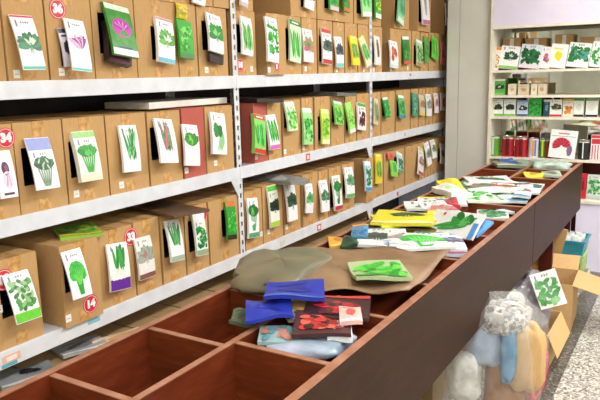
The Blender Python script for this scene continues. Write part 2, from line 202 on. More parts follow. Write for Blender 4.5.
LOOSE=[
([-1.241, 4.907, 0.91, 0.269, 0.13, 0.706, 0.709, 0.0, -0.365, 0.918, 0.153], 'plain','7f8f7a', None, 'c8c8a8', ['5a6a4a'], 'long grey green seed pouch in the far bin', 0.02),
([-1.197, 4.98, 0.92, 0.111, 0.2, 0.813, 0.582, 0.0, -0.24, 0.971, 0.0], 'plain','3f5aae', None, None, ['22347a'], 'blue folded seed pouch on the far bin pile', 0.015),
([-1.091, 5.074, 0.9, 0.114, 0.226, 0.635, 0.773, 0.0, -0.262, 0.965, 0.0], 'plain','f0d8d0', None, None, ['c88a7a'], 'pale pink seed pouch in the far corner bin', 0.02),
([-0.824, 5.029, 0.88, 0.138, 0.184, 0.847, 0.532, -0.0, -0.152, 0.988, -0.0], 'plain','f4e8e8', None, None, ['e08a9a'], 'pink and white seed pouch in the far aisle side bin', 0.02),
([-0.917, 4.641, 0.88, 0.158, 0.187, 0.777, 0.629, 0.0, -0.114, 0.993, 0.0], 'plain','e8d84a', None, None, ['b8a83a'], 'yellow seed pouch in the second far bin', 0.015),
([-0.819, 4.665, 0.885, 0.121, 0.2, 0.887, 0.461, 0.0, -0.085, 0.996, 0.0], 'plain','a8b8a8', None, None, ['5a7a5a'], 'grey seed pouch beside the yellow one, second far bin', 0.015),
([-1.158, 4.121, 0.91, 0.285, 0.263, 0.73, 0.683, 0.0, -0.231, 0.973, 0.0], 'leafy','dfe2e0', None, None, ['1f5a3a','2a6a44','3f7a52'], 'white seed packet with dark green leaf at the bin rim', 0.012),
([-1.168, 3.784, 0.925, 0.109, 0.252, 0.74, 0.672, 0.0, -0.232, 0.973, 0.0], 'foliage','4a6a5a', None, None, ['2a4a3a','3a5a4a','5a8a6a'], 'small dark green seed packet on the white pile', 0.012),
([-1.198, 3.666, 0.938, 0.127, 0.279, 0.685, 0.728, 0.0, -0.227, 0.972, 0.054], 'plain','f0e03a', None, 'f4f4f0', ['e0c82a'], 'crumpled yellow and white seed pouch on the shelf side rail', 0.035),
([-1.233, 3.525, 0.94, 0.123, 0.279, 0.405, 0.915, 0.0, -0.313, 0.95, 0.0], 'plain','eef0e8', None, None, ['c8d0b8'], 'white pouch tail beside the yellow pouch', 0.03),
([-1.042, 3.774, 0.928, 0.212, 0.298, 0.682, 0.731, 0.0, -0.198, 0.98, 0.0], 'leafy','dfe2e0', None, None, ['c84a5a','5a8a6a','3f6a52'], 'white seed packet with red and green print', 0.012),
([-1.031, 3.568, 0.915, 0.178, 0.343, 0.586, 0.81, 0.0, -0.208, 0.978, 0.0], 'foliage','e0f0d8', None, None, ['3fae44','2f8f3a','6fd06a'], 'white seed packet with light green leaves near the divider', 0.012),
([-0.861, 3.956, 0.91, 0.239, 0.329, 0.994, 0.109, 0.0, -0.1, 0.995, 0.0], 'leafy','dfe2e0', None, None, ['3a5a52','4a6a62','c84a52'], 'white seed packet with grey green leaf, aisle side bin', 0.012),
([-0.919, 3.825, 0.925, 0.129, 0.265, 0.675, 0.738, 0.0, -0.135, 0.991, 0.0], 'leafy','f0eae6','d86a4a', None, ['7a8a5a','c86a4a','5a6a4a'], 'seed packet with orange red top, aisle side bin', 0.012),
([-0.888, 3.702, 0.9, 0.248, 0.357, 0.985, 0.173, 0.0, -0.094, 0.996, 0.0], 'leafy','dfe2e0', None, '5ab0d0', ['2f6a4a','3f7a5a','5a9a7a'], 'large white seed packet with dark leaf and blue edge', 0.012),
([-0.75, 3.739, 0.92, 0.089, 0.375, 0.977, 0.214, 0.0, -0.114, 0.993, 0.0], 'leafy','dfe2e0', None, '3f8ac8', ['c83a4a','6a8a7a','4a6a5a'], 'white seed packet with blue corner beside the aisle rail', 0.012),
([-1.223, 3.32, 0.91, 0.256, 0.192, 0.829, 0.559, 0.0, -0.142, 0.99, 0.0], 'leafy','dfe2e0','e8d84a', None, ['4a6a9a','c85a5a','5a8a5a'], 'white seed packet with yellow edge behind the yellow stack', 0.012),
([-1.168, 3.115, 0.92, 0.247, 0.223, 0.763, 0.647, 0.0, -0.206, 0.978, 0.0], 'leafy','dfe2e0', None, None, ['5a8a5a','6a9a6a','3f6a4a'], 'white seed packet with green print behind the yellow stack', 0.012),
([-1.051, 3.226, 0.93, 0.067, 0.176, 0.816, 0.578, 0.0, -0.217, 0.976, 0.0], 'plain','b83a44', None, None, ['8a2a34'], 'dark red folded seed pouch near the middle divider', 0.02),
([-1.044, 3.037, 0.928, 0.155, 0.282, 0.529, 0.848, 0.0, -0.212, 0.977, 0.0], 'leafy','dfe2e0', None, None, ['c85a6a','d88a8a','8aa87a'], 'white seed packet with red writing near the divider', 0.012),
([-1.115, 2.742, 0.945, 0.275, 0.254, 0.916, 0.401, 0.0, -0.152, 0.988, 0.0], 'leafy','e0d02a', None, 'e8e0a0', ['2f4a34','3a5a3f','1f3a2a'], 'large yellow seed packet with dark leaf on top of stack', 0.012),
([-1.234, 2.711, 0.935, 0.149, 0.211, 0.383, 0.924, 0.0, -0.18, 0.984, 0.0], 'foliage','d8e03a', None, None, ['8fc82f','a8d83f','6fae2a'], 'lime yellow seed packet under the big yellow one', 0.012),
([-0.99, 2.84, 0.932, 0.127, 0.21, 0.985, 0.175, 0.0, -0.155, 0.988, 0.0], 'plain','ece03a', None, 'd8c82a', ['c8b82a'], 'plain yellow seed packet poking out of the stack', 0.012),
([-1.132, 2.74, 0.91, 0.322, 0.162, 0.96, 0.281, 0.0, -0.103, 0.995, 0.0], 'plain','8a7a2a', None, '3a3a1a', ['5a4a1a'], 'olive dark seed packet at the bottom of the yellow stack', 0.025),
([-1.043, 2.782, 0.89, 0.189, 0.164, 0.903, 0.43, 0.0, -0.18, 0.984, 0.0], 'leafy','5a6a7a', None, None, ['2a3a3a','3a4a4a','1f2a2a'], 'dark blue grey seed packet under the yellow stack', 0.015),
([-0.796, 2.701, 0.945, 0.271, 0.13, 0.895, -0.446, 0.0, 0.15, 0.706, 0.692], 'cucumber','dfe2e0', None, None, ['2f8a3a','1f6a2a','4fae52'], 'large white seed packet with two green cucumbers, leaning up', 0.01),
([-0.726, 2.768, 0.915, 0.073, 0.148, 0.858, -0.514, 0.0, -0.054, 0.978, 0.203], 'plain','5a9ad8', None, None, ['3f7ab8'], 'small blue seed packet under the cucumber packet', 0.012),
([-0.824, 3.428, 0.87, 0.094, 0.132, 0.988, 0.154, 0.0, -0.185, 0.983, 0.0], 'plain','d8e0e8', None, None, ['a8b8c8'], 'pale blue seed packet low in the aisle side bin', 0.012),
([-1.128, 2.453, 0.91, 0.206, 0.281, 0.856, 0.517, 0.0, -0.222, 0.975, 0.0], 'leafy','dfe2e0', None, None, ['3a4a44','4a5a54','2a3a34'], 'white seed packet with grey green leaf, shelf side bin', 0.012),
([-1.032, 2.467, 0.915, 0.084, 0.257, 0.78, 0.626, 0.0, -0.249, 0.969, 0.0], 'leafy','dfe2e0', None, 'd8dce0', ['c87a8a','a8a8a8','8a9a8a'], 'white and pink seed packet beside the middle divider', 0.012),
([-1.235, 2.486, 0.92, 0.071, 0.195, 0.842, 0.539, 0.0, -0.277, 0.961, 0.0], 'foliage','5a9ac8','f0a83a', None, ['3f8ab8','7fb8d8','2f6a9a'], 'sky blue seed packet with orange corner', 0.015),
([-1.236, 2.339, 0.91, 0.099, 0.133, 0.7, 0.714, 0.0, -0.335, 0.942, 0.0], 'plain','e8b04a', None, 'f0d87a', ['c8803a'], 'orange yellow seed pouch against the shelf side rail', 0.02),
([-1.18, 2.323, 0.92, 0.07, 0.133, 0.899, 0.438, 0.0, -0.247, 0.969, 0.0], 'plain','2f4f3a', None, None, ['1f3a2a'], 'dark green small pouch beside the orange one', 0.015),
([-0.924, 2.482, 0.915, 0.234, 0.238, 0.736, 0.677, 0.0, -0.177, 0.984, 0.0], 'lettuce','eef4ec', None, None, ['3fbf4a','2fa83f','6fd86a'], 'white seed packet with vivid green lettuce, aisle side bin', 0.012),
([-0.811, 2.546, 0.91, 0.103, 0.263, 0.774, 0.633, 0.0, -0.161, 0.987, 0.0], 'leafy','e8ecf4','6a8ab8', None, ['4f6a9a','8a5a6a','7a9ab8'], 'blue and white seed packet against the cucumber packet', 0.012),
([-1.031, 2.364, 0.91, 0.066, 0.154, 0.835, 0.55, 0.0, -0.199, 0.98, 0.0], 'plain','e8e8f0', None, '7aa8d8', ['8aa8c8'], 'pale blue seed packet by the middle divider end', 0.012),
([-1.091, 4.058, 0.9, 0.228, 0.311, 0.737, 0.676, -0.0, -0.179, 0.984, 0.0], 'foliage','cfe0cc', None, None, ['3a7a4a','2a5a3a','7fae7a'], 'pale green seed packet sunk in the long far shelf side bin', 0.012),
([-1.164, 3.756, 0.9, 0.167, 0.344, 0.676, 0.737, 0.0, -0.219, 0.976, 0.0], 'leafy','d8dcd8', None, '5a9ac0', ['3a6a5a','5a8a6a','a85a5a'], 'grey white seed packet with blue foot beneath the yellow pouch', 0.012),
([-0.982, 3.618, 0.9, 0.159, 0.329, 0.614, 0.79, 0.0, -0.163, 0.987, 0.0], 'foliage','dfe4d8', None, None, ['4fae4a','3a8f3a','8fc87a'], 'white seed packet with sprigs beside the middle divider, shelf side', 0.012),
([-0.879, 3.984, 0.895, 0.147, 0.327, 0.797, 0.604, -0.0, -0.11, 0.994, -0.0], 'foliage','d4dcd8','4a7a8a', None, ['3a6a52','5a8a72','2a4a3a'], 'dull green seed packet under the white ones, aisle side bin', 0.012),
([-0.862, 3.663, 0.895, 0.151, 0.238, 0.865, 0.501, 0.0, -0.079, 0.997, 0.0], 'leafy','d0d8e0', None, '3f7ab8', ['2f5a6a','4a7a8a','6a9aa0'], 'steel blue seed packet at the near end of the long aisle side bin', 0.012),
([-1.195, 3.161, 0.9, 0.171, 0.264, 0.741, 0.671, 0.0, -0.187, 0.982, 0.0], 'foliage','d8d8c8','d85a5a', None, ['c85a5a','8aa86a','5a7a4a'], 'seed packet with rosy top under the white ones behind the yellow stack', 0.012),
([-1.029, 3.077, 0.905, 0.113, 0.292, 0.649, 0.761, 0.0, -0.192, 0.981, 0.0], 'leafy','dfdcd8', None, None, ['b84a5a','6a8a6a','c88a8a'], 'white seed packet with rosy leaf next to the yellow packets', 0.012),
([-1.183, 2.565, 0.9, 0.121, 0.207, 0.824, 0.566, 0.0, -0.237, 0.972, 0.0], 'foliage','c8d4d8', None, None, ['3a6a7a','5a8a6a','2a4a44'], 'grey blue seed packet half covered in the shelf side bin', 0.012),
([-0.947, 2.623, 0.9, 0.134, 0.178, 0.794, 0.608, 0.0, -0.108, 0.994, 0.0], 'foliage','d0d8d0','8a9ac8', None, ['3a8f4a','5aae5a','8a7ab0'], 'green seed packet with violet top behind the vivid lettuce one', 0.012),
([-0.79, 2.509, 0.9, 0.101, 0.239, 0.663, 0.749, 0.0, -0.112, 0.994, 0.0], 'leafy','d0d0dc', None, '8a4a6a', ['5a6a9a','7a5a7a','4a8a6a'], 'bluish seed packet with plum foot by the aisle rail', 0.012),
([-0.869, 3.338, 0.865, 0.157, 0.181, 0.907, 0.421, 0.0, -0.122, 0.992, 0.0], 'foliage','d8dcd4', None, None, ['4a8a5a','6aa87a','3a6a4a'], 'white seed packet behind the leaning cucumber packet', 0.012),
([-1.262, 5.007, 0.875, 0.178, 0.251, 0.858, 0.513, 0.0, -0.161, 0.987, 0.0], 'foliage','b8c0a8', None, None, ['6a7a4a','8a9a6a','4a5a3a'], 'olive seed packet under the grey green pouch in the far bin', 0.012),
([-0.908, 5.019, 0.875, 0.148, 0.215, 0.929, 0.371, 0.0, -0.088, 0.996, -0.0], 'foliage','c8d0c8', None, None, ['6a8a6a','8aa88a','4a6a4a'], 'grey seed packet beside the pink and white pouch, far bin', 0.012),
([-1.001, 1.595, 0.955, 0.179, 0.152, 0.824, 0.567, 0.0, -0.438, 0.899, 0.0], 'plain','2a35a0', None, '3f6ac8', ['1f2a8a'], 'royal blue seed pouch with pale blue patch', 0.01),
([-1.009, 1.466, 0.94, 0.134, 0.154, 0.661, 0.75, 0.0, -0.377, 0.926, 0.0], 'plain','2a38a8', None, None, ['1f2a8a'], 'royal blue seed pouch, nearer of the two', 0.01),
([-0.931, 1.595, 0.92, 0.199, 0.166, 0.413, 0.911, 0.0, -0.369, 0.929, 0.0], 'grapes','b8ac90', None, None, ['8a9a6a','c89a5a','6a5a4a'], 'beige seed packet dotted with coloured seeds', 0.01),
([-0.776, 1.593, 0.928, 0.19, 0.189, 0.823, 0.567, 0.0, -0.209, 0.978, 0.0], 'grapes','3a2024','c83a34:.1', None, ['c8263a','7a1a24','54202a','a81f2f','2a1a1e'], 'dark seed packet with red fruit and red edge', 0.01),
([-0.827, 1.478, 0.925, 0.157, 0.176, 0.769, 0.639, 0.0, -0.25, 0.968, 0.0], 'grapes','4a2a2c', None, None, ['c82f2f','8a1f24','d8604f','3a2022','b02a2a'], 'dark red seed packet with bright red peppers', 0.01),
([-0.705, 1.54, 0.94, 0.062, 0.116, 0.666, 0.746, 0.0, -0.17, 0.985, 0.0], 'plain','e8b8b0', None, 'f4f0ec', ['d85a52'], 'pink and white seed packet by the aisle rail', 0.01),
([-0.745, 1.482, 0.918, 0.067, 0.124, 0.735, 0.678, 0.0, -0.285, 0.959, 0.0], 'plain','f0f4f4', None, None, ['a8b8b8'], 'small white rounded pouch by the aisle rail', 0.02),
([-0.926, 1.393, 0.91, 0.115, 0.111, 0.676, 0.737, 0.0, -0.247, 0.969, 0.0], 'foliage','8aa8a8', None, None, ['4a7a7a','b87a6a','5a8a9a'], 'grey teal seed packet near the middle divider', 0.01),
([-0.743, 1.891, 0.955, 0.181, 0.183, 0.529, 0.849, 0.0, -0.237, 0.971, 0.0], 'foliage','a8b88a', None, None, ['3fae3a','2f8f2f','5fc84a'], 'seed packet with bright green leaves on the kraft sheet', 0.012),
([-1.107, 1.476, 0.9, 0.077, 0.099, 0.768, 0.64, 0.0, -0.319, 0.948, 0.0], 'plain','5a6a52', None, None, ['3a4a3a'], 'dull green pouch beside the blue pouches', 0.01)
]
SHEET=[[-1.296, 2.082, 0.935], [-0.757, 2.315, 0.935], [-0.71, 1.788, 0.935], [-1.151, 1.648, 0.935]]
CAMR=[[0.855407, 0.517411, -0.023742], [-0.078484, 0.174789, 0.981473], [-0.511975, 0.837696, -0.190125]]
FIXT=[
('pouch', [-1.492, 1.69, 0.055, 0.191, 1.594], 5.7, 0, 'foliage', 'f2e8dc', 'e08a3a', None, ['e89a4a', 'c86a5a', '8a9a5a'], 'orange and white narrow seed pouch against the cabinet side, uppermost shelf'),
('pouch', [-1.386, 1.687, 0.157, 0.189, 1.592], 5.7, 0, 'leafy', 'f4f6f4', None, '8fc86a', ['1f4f34', '2a5a3f', 'cfe0d0'], 'white seed pouch with dark green leaves on the uppermost cabinet shelf'),
('pouch', [-1.215, 1.685, 0.168, 0.194, 1.588], 5.7, 0, 'foliage', 'dfe6ee', None, 'f0dce4', ['1f6a3a', '2a7a44', '17502c'], 'deep green seed pouch on the uppermost cabinet shelf'),
('pouch', [-1.092, 1.673, 0.078, 0.176, 1.585], 5.7, 0, 'tomato', 'f6eef2', None, None, ['d85a7a', '8a4a7a', 'e89ab0'], 'pink and white seed pouch on the uppermost cabinet shelf'),
('pouch', [-0.996, 1.678, 0.13, 0.191, 1.583], 5.7, 0, 'plain', 'f8f8f4', None, None, ['f2dc1f'], 'white seed pouch with yellow patch on the uppermost cabinet shelf'),
('pouch', [-0.842, 1.679, 0.164, 0.192, 1.583], 5.7, 0, 'foliage', 'eef4ee', None, 'f4f4f4', ['2a7a3a', '1f6a34', '4f9a8a'], 'green and white wide seed pouch on the uppermost cabinet shelf'),
('pouch', [-0.695, 1.678, 0.116, 0.196, 1.579], 5.7, 0, 'foliage', 'eef4ee', None, None, ['4fa84a', '2f8a3a', 'f0f4f0'], 'green and white seed pouch farthest from the wall on the uppermost cabinet shelf'),
('pouch', [-1.46, 1.451, 0.097, 0.135, 1.384], 5.69, 1, 'leafy', '5aa84a', 'e8f0e0', '7fc06a', ['16321f', '1c3a24', 'c8e0b8'], 'green seed pouch with dark leaf, second cabinet shelf'),
('carton', [-1.353, 1.43, 0.066, 0.092, 1.384], 5.69, 1, 'plain', 'e8dcc4', None, None, ['c8b490'], 'cream carton imitating a reflection beside the green pouch, second cabinet shelf'),  # these pale cartons imitate boxes reflected in the mirror back
('carton', [-1.259, 1.427, 0.089, 0.087, 1.383], 5.69, 1, 'plain', 'dccbb0', None, None, ['b49a70'], 'tan carton imitating a reflection, second cabinet shelf'),
('carton', [-1.174, 1.428, 0.048, 0.09, 1.383], 5.69, 1, 'plain', 'ece2cc', None, None, ['c8b490'], 'slim cream carton imitating a reflection, second cabinet shelf'),
('carton', [-1.11, 1.428, 0.063, 0.09, 1.383], 5.69, 1, 'plain', 'e0d2b8', None, None, ['b89e78'], 'pale tan carton imitating a reflection past the slim cream one, second cabinet shelf'),
('pouch', [-1.47, 1.295, 0.093, 0.145, 1.223], 5.69, 2, 'leafy', 'f4f6f2', 'cfe0d4', '6fc04a', ['16321f', '1c3a24', '243f2c'], 'white and green seed pouch, first from the wall on the third cabinet shelf'),
('pouch', [-1.367, 1.296, 0.096, 0.143, 1.224], 5.69, 2, 'leafy', 'f2f6f4', 'd8e8e0', '7fc85a', ['16321f', '1f3f2a', '243f2c'], 'white and green seed pouch, second from the wall on the third cabinet shelf'),
('pouch', [-1.261, 1.292, 0.09, 0.133, 1.225], 5.69, 2, 'leafy', 'c8d8ec', '8aa8d0', '3a5a7a', ['1f2f4a', '2a3a44', 'f0f4f4'], 'pale blue seed pouch with dark picture on the third cabinet shelf'),
('pouch', [-1.159, 1.3, 0.1, 0.149, 1.226], 5.69, 2, 'foliage', '3fae4a', None, None, ['2f9a3a', '4fc05a', '1f7a2f'], 'solid green seed pouch on the third cabinet shelf'),
('pouch', [-1.067, 1.297, 0.051, 0.139, 1.227], 5.69, 2, 'plain', '2a4a5a', 'e8f0f0', None, ['6a9ab0'], 'narrow dark blue seed pouch on the third cabinet shelf'),
('pouch', [-0.995, 1.297, 0.093, 0.138, 1.228], 5.69, 2, 'leafy', 'f4f4f0', None, 'c83a3a', ['1f4a2f', '2f5f3f', 'c86a4a'], 'white seed pouch with dark green bunch on the third cabinet shelf'),
('pouch', [-0.901, 1.301, 0.08, 0.145, 1.229], 5.69, 2, 'tomato', 'f4ece0', 'e0b84a', None, ['d8883a', 'c86a3a', 'e0c04a'], 'white and orange seed pouch on the third cabinet shelf'),
('pouch', [-0.82, 1.308, 0.075, 0.148, 1.234], 5.69, 2, 'plain', 'f2f6f2', '3f9a4a', '1f2a24', ['dfe8df'], 'white seed pouch with black foot, first of two on the third cabinet shelf'),
('pouch', [-0.723, 1.308, 0.088, 0.146, 1.235], 5.69, 2, 'plain', 'f4f6f4', '6fb07a', '1a221e', ['e4ece4'], 'white seed pouch with black foot, second of two on the third cabinet shelf'),
('tin', [-1.485, 0.941, 0.103, 0.17, 0.856], 5.68, 3, '5f9a2c', [('c8d0c8', 0.2)], 'lime green tin with silver stripe, first on the lowest cabinet shelf'),
('tin', [-1.366, 0.945, 0.101, 0.168, 0.861], 5.68, 3, 'b01a24', [('5a0c14', 0.3)], 'red tin beside the lime green one on the lowest cabinet shelf'),
('tin', [-1.256, 0.949, 0.103, 0.166, 0.866], 5.68, 3, 'b41c26', [('64101a', 0.3)], 'red tin beside the pale blue one on the lowest cabinet shelf'),
('tin', [-1.155, 0.948, 0.081, 0.156, 0.87], 5.68, 3, 'd8dff0', [('e8a03a', 0.3), ('5a7ac8', 0.2)], 'pale blue and orange tin on the lowest cabinet shelf'),
('tin', [-1.083, 0.951, 0.048, 0.155, 0.874], 5.68, 3, '4a7a24', [('c8d83a', 0.3)], 'narrow green tin on the lowest cabinet shelf'),
('tin', [-1.036, 0.953, 0.041, 0.154, 0.876], 5.68, 3, 'b8262a', [('4a2a1a', 0.3)], 'narrow red tin behind the flower packet'),
('tin', [-0.761, 0.969, 0.086, 0.154, 0.892], 5.68, 3, '1a201e', [('e8ece8', 0.1)], 'black tin beside the flower packet on the lowest cabinet shelf'),
('flower', [-0.915, 0.998, 0.214, 0.228, 0.884], 5.62, 3),
('stripe', [-0.654, 0.991, 0.11, 0.2, 0.891], 5.66, 3),
('redbag', [-0.731, 0.687, 0.048, 0.2, 0.587], 5.5, 4),
('greenbag', [-0.651, 0.685, 0.101, 0.191, 0.59], 5.52, 4)
]
UBAG=[
('tan', [-0.531, 0.417, 0.138, 0.246, 0.294], 2.5),
('blue', [-0.597, 0.432, 0.082, 0.237, 0.313], 2.46),
('lav', [-0.704, 0.458, 0.139, 0.186, 0.366], 2.47),
('white', [-0.791, 0.317, 0.11, 0.142, 0.246], 2.44),
('noise', [-0.636, 0.566, 0.177, 0.077, 0.527], 2.55),
('sack', [-0.708, 0.351, 0.478, 0.48, 0.111], 2.62)
]

# ------------------------------------------------------------------ materials
def lin(h):
    v=[int(h[i:i+2],16)/255 for i in (0,2,4)]
    return tuple(c/12.92 if c<=.04045 else ((c+.055)/1.055)**2.4 for c in v)+(1,)
MATS={}
def base_mat(name,rough,spec=.5,metal=0):
    m=bpy.data.materials.new(name); m.use_nodes=True
    nt=m.node_tree; b=nt.nodes['Principled BSDF']
    b.inputs['Roughness'].default_value=rough; b.inputs['Metallic'].default_value=metal
    b.inputs['Specular IOR Level'].default_value=spec
    return m,nt,b
def mix(nt,fac,a,b):
    n=nt.nodes.new('ShaderNodeMix'); n.data_type='RGBA'
    nt.links.new(fac,n.inputs['Factor']); 
    for s,v in ((6,a),(7,b)):
        if isinstance(v,tuple): n.inputs[s].default_value=v
        else: nt.links.new(v,n.inputs[s])
    return n.outputs[2]
def coords(nt,scale=(1,1,1),obj=True):
    t=nt.nodes.new('ShaderNodeTexCoord'); mp=nt.nodes.new('ShaderNodeMapping'); mp.inputs['Scale'].default_value=scale
    nt.links.new(t.outputs['Object'],mp.inputs['Vector']); return mp.outputs['Vector']
def noise(nt,vec,scale,detail=2,lo=.35,hi=.65):
    n=nt.nodes.new('ShaderNodeTexNoise'); n.inputs['Scale'].default_value=scale; n.inputs['Detail'].default_value=detail
    nt.links.new(vec,n.inputs['Vector'])
    r=nt.nodes.new('ShaderNodeMapRange'); r.inputs[1].default_value=lo; r.inputs[2].default_value=hi
    nt.links.new(n.outputs['Fac'],r.inputs[0]); return r.outputs[0]
def bump(nt,b,fac,strength=.2,dist=.002):
    n=nt.nodes.new('ShaderNodeBump'); n.inputs['Strength'].default_value=strength; n.inputs['Distance'].default_value=dist
    nt.links.new(fac,n.inputs['Height']); nt.links.new(n.outputs['Normal'],b.inputs['Normal'])
def two(name,c1,c2,rough,scale=8,stretch=(1,1,1),spec=.4,metal=0,bmp=0,detail=3):
    if name in MATS: return MATS[name]
    m,nt,b=base_mat(name,rough,spec,metal)
    v=coords(nt,stretch); f=noise(nt,v,scale,detail)
    nt.links.new(mix(nt,f,lin(c1),lin(c2)),b.inputs['Base Color'])
    if bmp: bump(nt,b,f,bmp)
    MATS[name]=m; return m
def ink(h):
    """printed paper or film of one colour"""
    k='print_'+h
    if k in MATS: return MATS[k]
    m,nt,b=base_mat(k,.38,.45)
    v=coords(nt); f=noise(nt,v,60,2)
    c=lin(h); d=tuple(x*.9 for x in c[:3])+(1,)
    nt.links.new(mix(nt,f,c,d),b.inputs['Base Color'])
    MATS[k]=m; return m
def clear(name,tint,alpha,rough=.12):
    if name in MATS: return MATS[name]
    m=bpy.data.materials.new(name); m.use_nodes=True; nt=m.node_tree; nt.nodes.clear()
    o=nt.nodes.new('ShaderNodeOutputMaterial'); t=nt.nodes.new('ShaderNodeBsdfTransparent'); p=nt.nodes.new('ShaderNodeBsdfPrincipled')
    p.inputs['Base Color'].default_value=lin(tint); p.inputs['Roughness'].default_value=rough
    mx=nt.nodes.new('ShaderNodeMixShader'); 
    v=coords(nt); f=noise(nt,v,25,3,.3,.7)
    r=nt.nodes.new('ShaderNodeMapRange'); r.inputs[3].default_value=alpha*.6; r.inputs[4].default_value=min(1,alpha*1.5)
    nt.links.new(f,r.inputs[0]); nt.links.new(r.outputs[0],mx.inputs[0])
    nt.links.new(t.outputs[0],mx.inputs[1]); nt.links.new(p.outputs[0],mx.inputs[2]); nt.links.new(mx.outputs[0],o.inputs[0])
    n=nt.nodes.new('ShaderNodeBump'); n.inputs['Strength'].default_value=.5; n.inputs['Distance'].default_value=.01
    nt.links.new(f,n.inputs['Height']); nt.links.new(n.outputs[0],p.inputs['Normal'])
    MATS[name]=m; return m
def cardboard(name,c1,c2):
    if name in MATS: return MATS[name]
    m,nt,b=base_mat(name,.75,.25)
    v=coords(nt,(1,1,.25)); f=noise(nt,v,110,2,.25,.75); v2=coords(nt); g=noise(nt,v2,9,4,.35,.75)
    a=mix(nt,f,lin(c1),lin(c2)); dk=tuple(x*.9 for x in lin(c1)[:3])+(1,)
    nt.links.new(mix(nt,g,a,dk),b.inputs['Base Color']); bump(nt,b,f,.12,.001)
    # keep the patchiness mild
    MATS[name]=m; return m
CARD=cardboard('brown_cardboard','c8a06c','bc9360')
CARDB=cardboard('tan_cardboard','d0aa76','c49d68')
CARDD=cardboard('dull_cardboard','ab8e66','a0835b')
REDCARD=cardboard('red_cardboard','bd6457','b3584c')
def tape_mat():
    m,nt,b=base_mat('packing_tape',.12,.6)
    v=coords(nt,(1,1,1)); f=noise(nt,v,40,3)
    nt.links.new(mix(nt,f,lin('b98648'),lin('d8ac70')),b.inputs['Base Color']); bump(nt,b,f,.25,.002)
    return m
TAPE=tape_mat()
WHITE=two('white_steel','e0e3e9','d4d7dd',.4,12)
POST=two('white_steel_post','e0e2e6','d0d2d7',.45,30)
def wood(name,c1,c2,rough,stretch=(9,1.2,9)):
    if name in MATS: return MATS[name]
    m,nt,b=base_mat(name,rough,.5 if 'walnut' not in name else .16)
    v=coords(nt,stretch); f=noise(nt,v,5,6,.3,.7); g=noise(nt,v,22,3)
    a=mix(nt,f,lin(c1),lin(c2)); dk=tuple(x*.8 for x in lin(c2)[:3])+(1,)
    mm=nt.nodes.new('ShaderNodeMath'); mm.operation='MULTIPLY'; mm.inputs[1].default_value=.5; nt.links.new(g,mm.inputs[0])
    nt.links.new(mix(nt,mm.outputs[0],a,dk),b.inputs['Base Color'])
    MATS[name]=m; return m
WOOD=wood('mahogany_laminate','78351a','5a230f',.35)
WOODX=wood('mahogany_laminate_cross','86401e','642b12',.35,(1.2,9,9))
APRON=wood('dark_walnut_laminate','3a2010','2c170a',.5)
EDGE=two('edge_band','aa7860','93624a',.35,20)
LEG=wood('dark_red_laminate','5a1c16','46130f',.35,(9,9,1.2))
def terrazzo(name,base,specks):
    m,nt,b=base_mat(name,.3,.5)
    v=coords(nt); cur=lin(base)
    for i,(h,s,th) in enumerate(specks):
        vo=nt.nodes.new('ShaderNodeTexVoronoi'); vo.inputs['Scale'].default_value=s; nt.links.new(v,vo.inputs['Vector'])
        w=nt.nodes.new('ShaderNodeSeparateColor'); nt.links.new(vo.outputs['Color'],w.inputs[0])
        gt=nt.nodes.new('ShaderNodeMath'); gt.operation='GREATER_THAN'; gt.inputs[1].default_value=th; nt.links.new(w.outputs[i%3],gt.inputs[0])
        cur=mix(nt,gt.outputs[0],cur,lin(h))
    nt.links.new(cur,b.inputs['Base Color']); return m
FLOOR=terrazzo('terrazzo','a5a196',[('d8d5ca',110,.55),('8a877c',130,.7),('6c6a62',90,.86)])
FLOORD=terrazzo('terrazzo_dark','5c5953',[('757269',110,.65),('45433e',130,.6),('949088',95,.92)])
WALL=two('painted_wall','d6d4cb','cecbc2',.7,3,bmp=.05)
CEIL=two('ceiling_paint','efefec','e6e6e2',.8,4)
LAV=two('lavender_board','e6dff2','ddd5ea',.4,4)
CREAM=two('cream_trim','efe8da','e2dac8',.45,15)
def mirror():
    m,nt,b=base_mat('mirror_back',.03,.5,1); v=coords(nt); f=noise(nt,v,6,2)
    nt.links.new(mix(nt,f,lin('d6d8cc'),lin('cccfc2')),b.inputs['Base Color']); return m
MIRROR=mirror()
SLOT_SHADE=two('slot_shade_black','17171a','232326',.3,20)  # black lining paints the shade inside the box slots
CLEAR=clear('clear_film','f4f6f4',.12)
CLEARW=clear('milky_film','eef0ea',.5,.25)
TEAL=two('teal_plastic','2a93a8','2687a0',.35,15)
LIME=two('pale_green_plastic','b4cf8c','a6c47e',.4,15)
REDB=two('red_film','c8242c','a81c26',.25,30,bmp=.3)
METAL=two('tin_metal','c8c8c4','b2b2ae',.25,30,metal=.9)
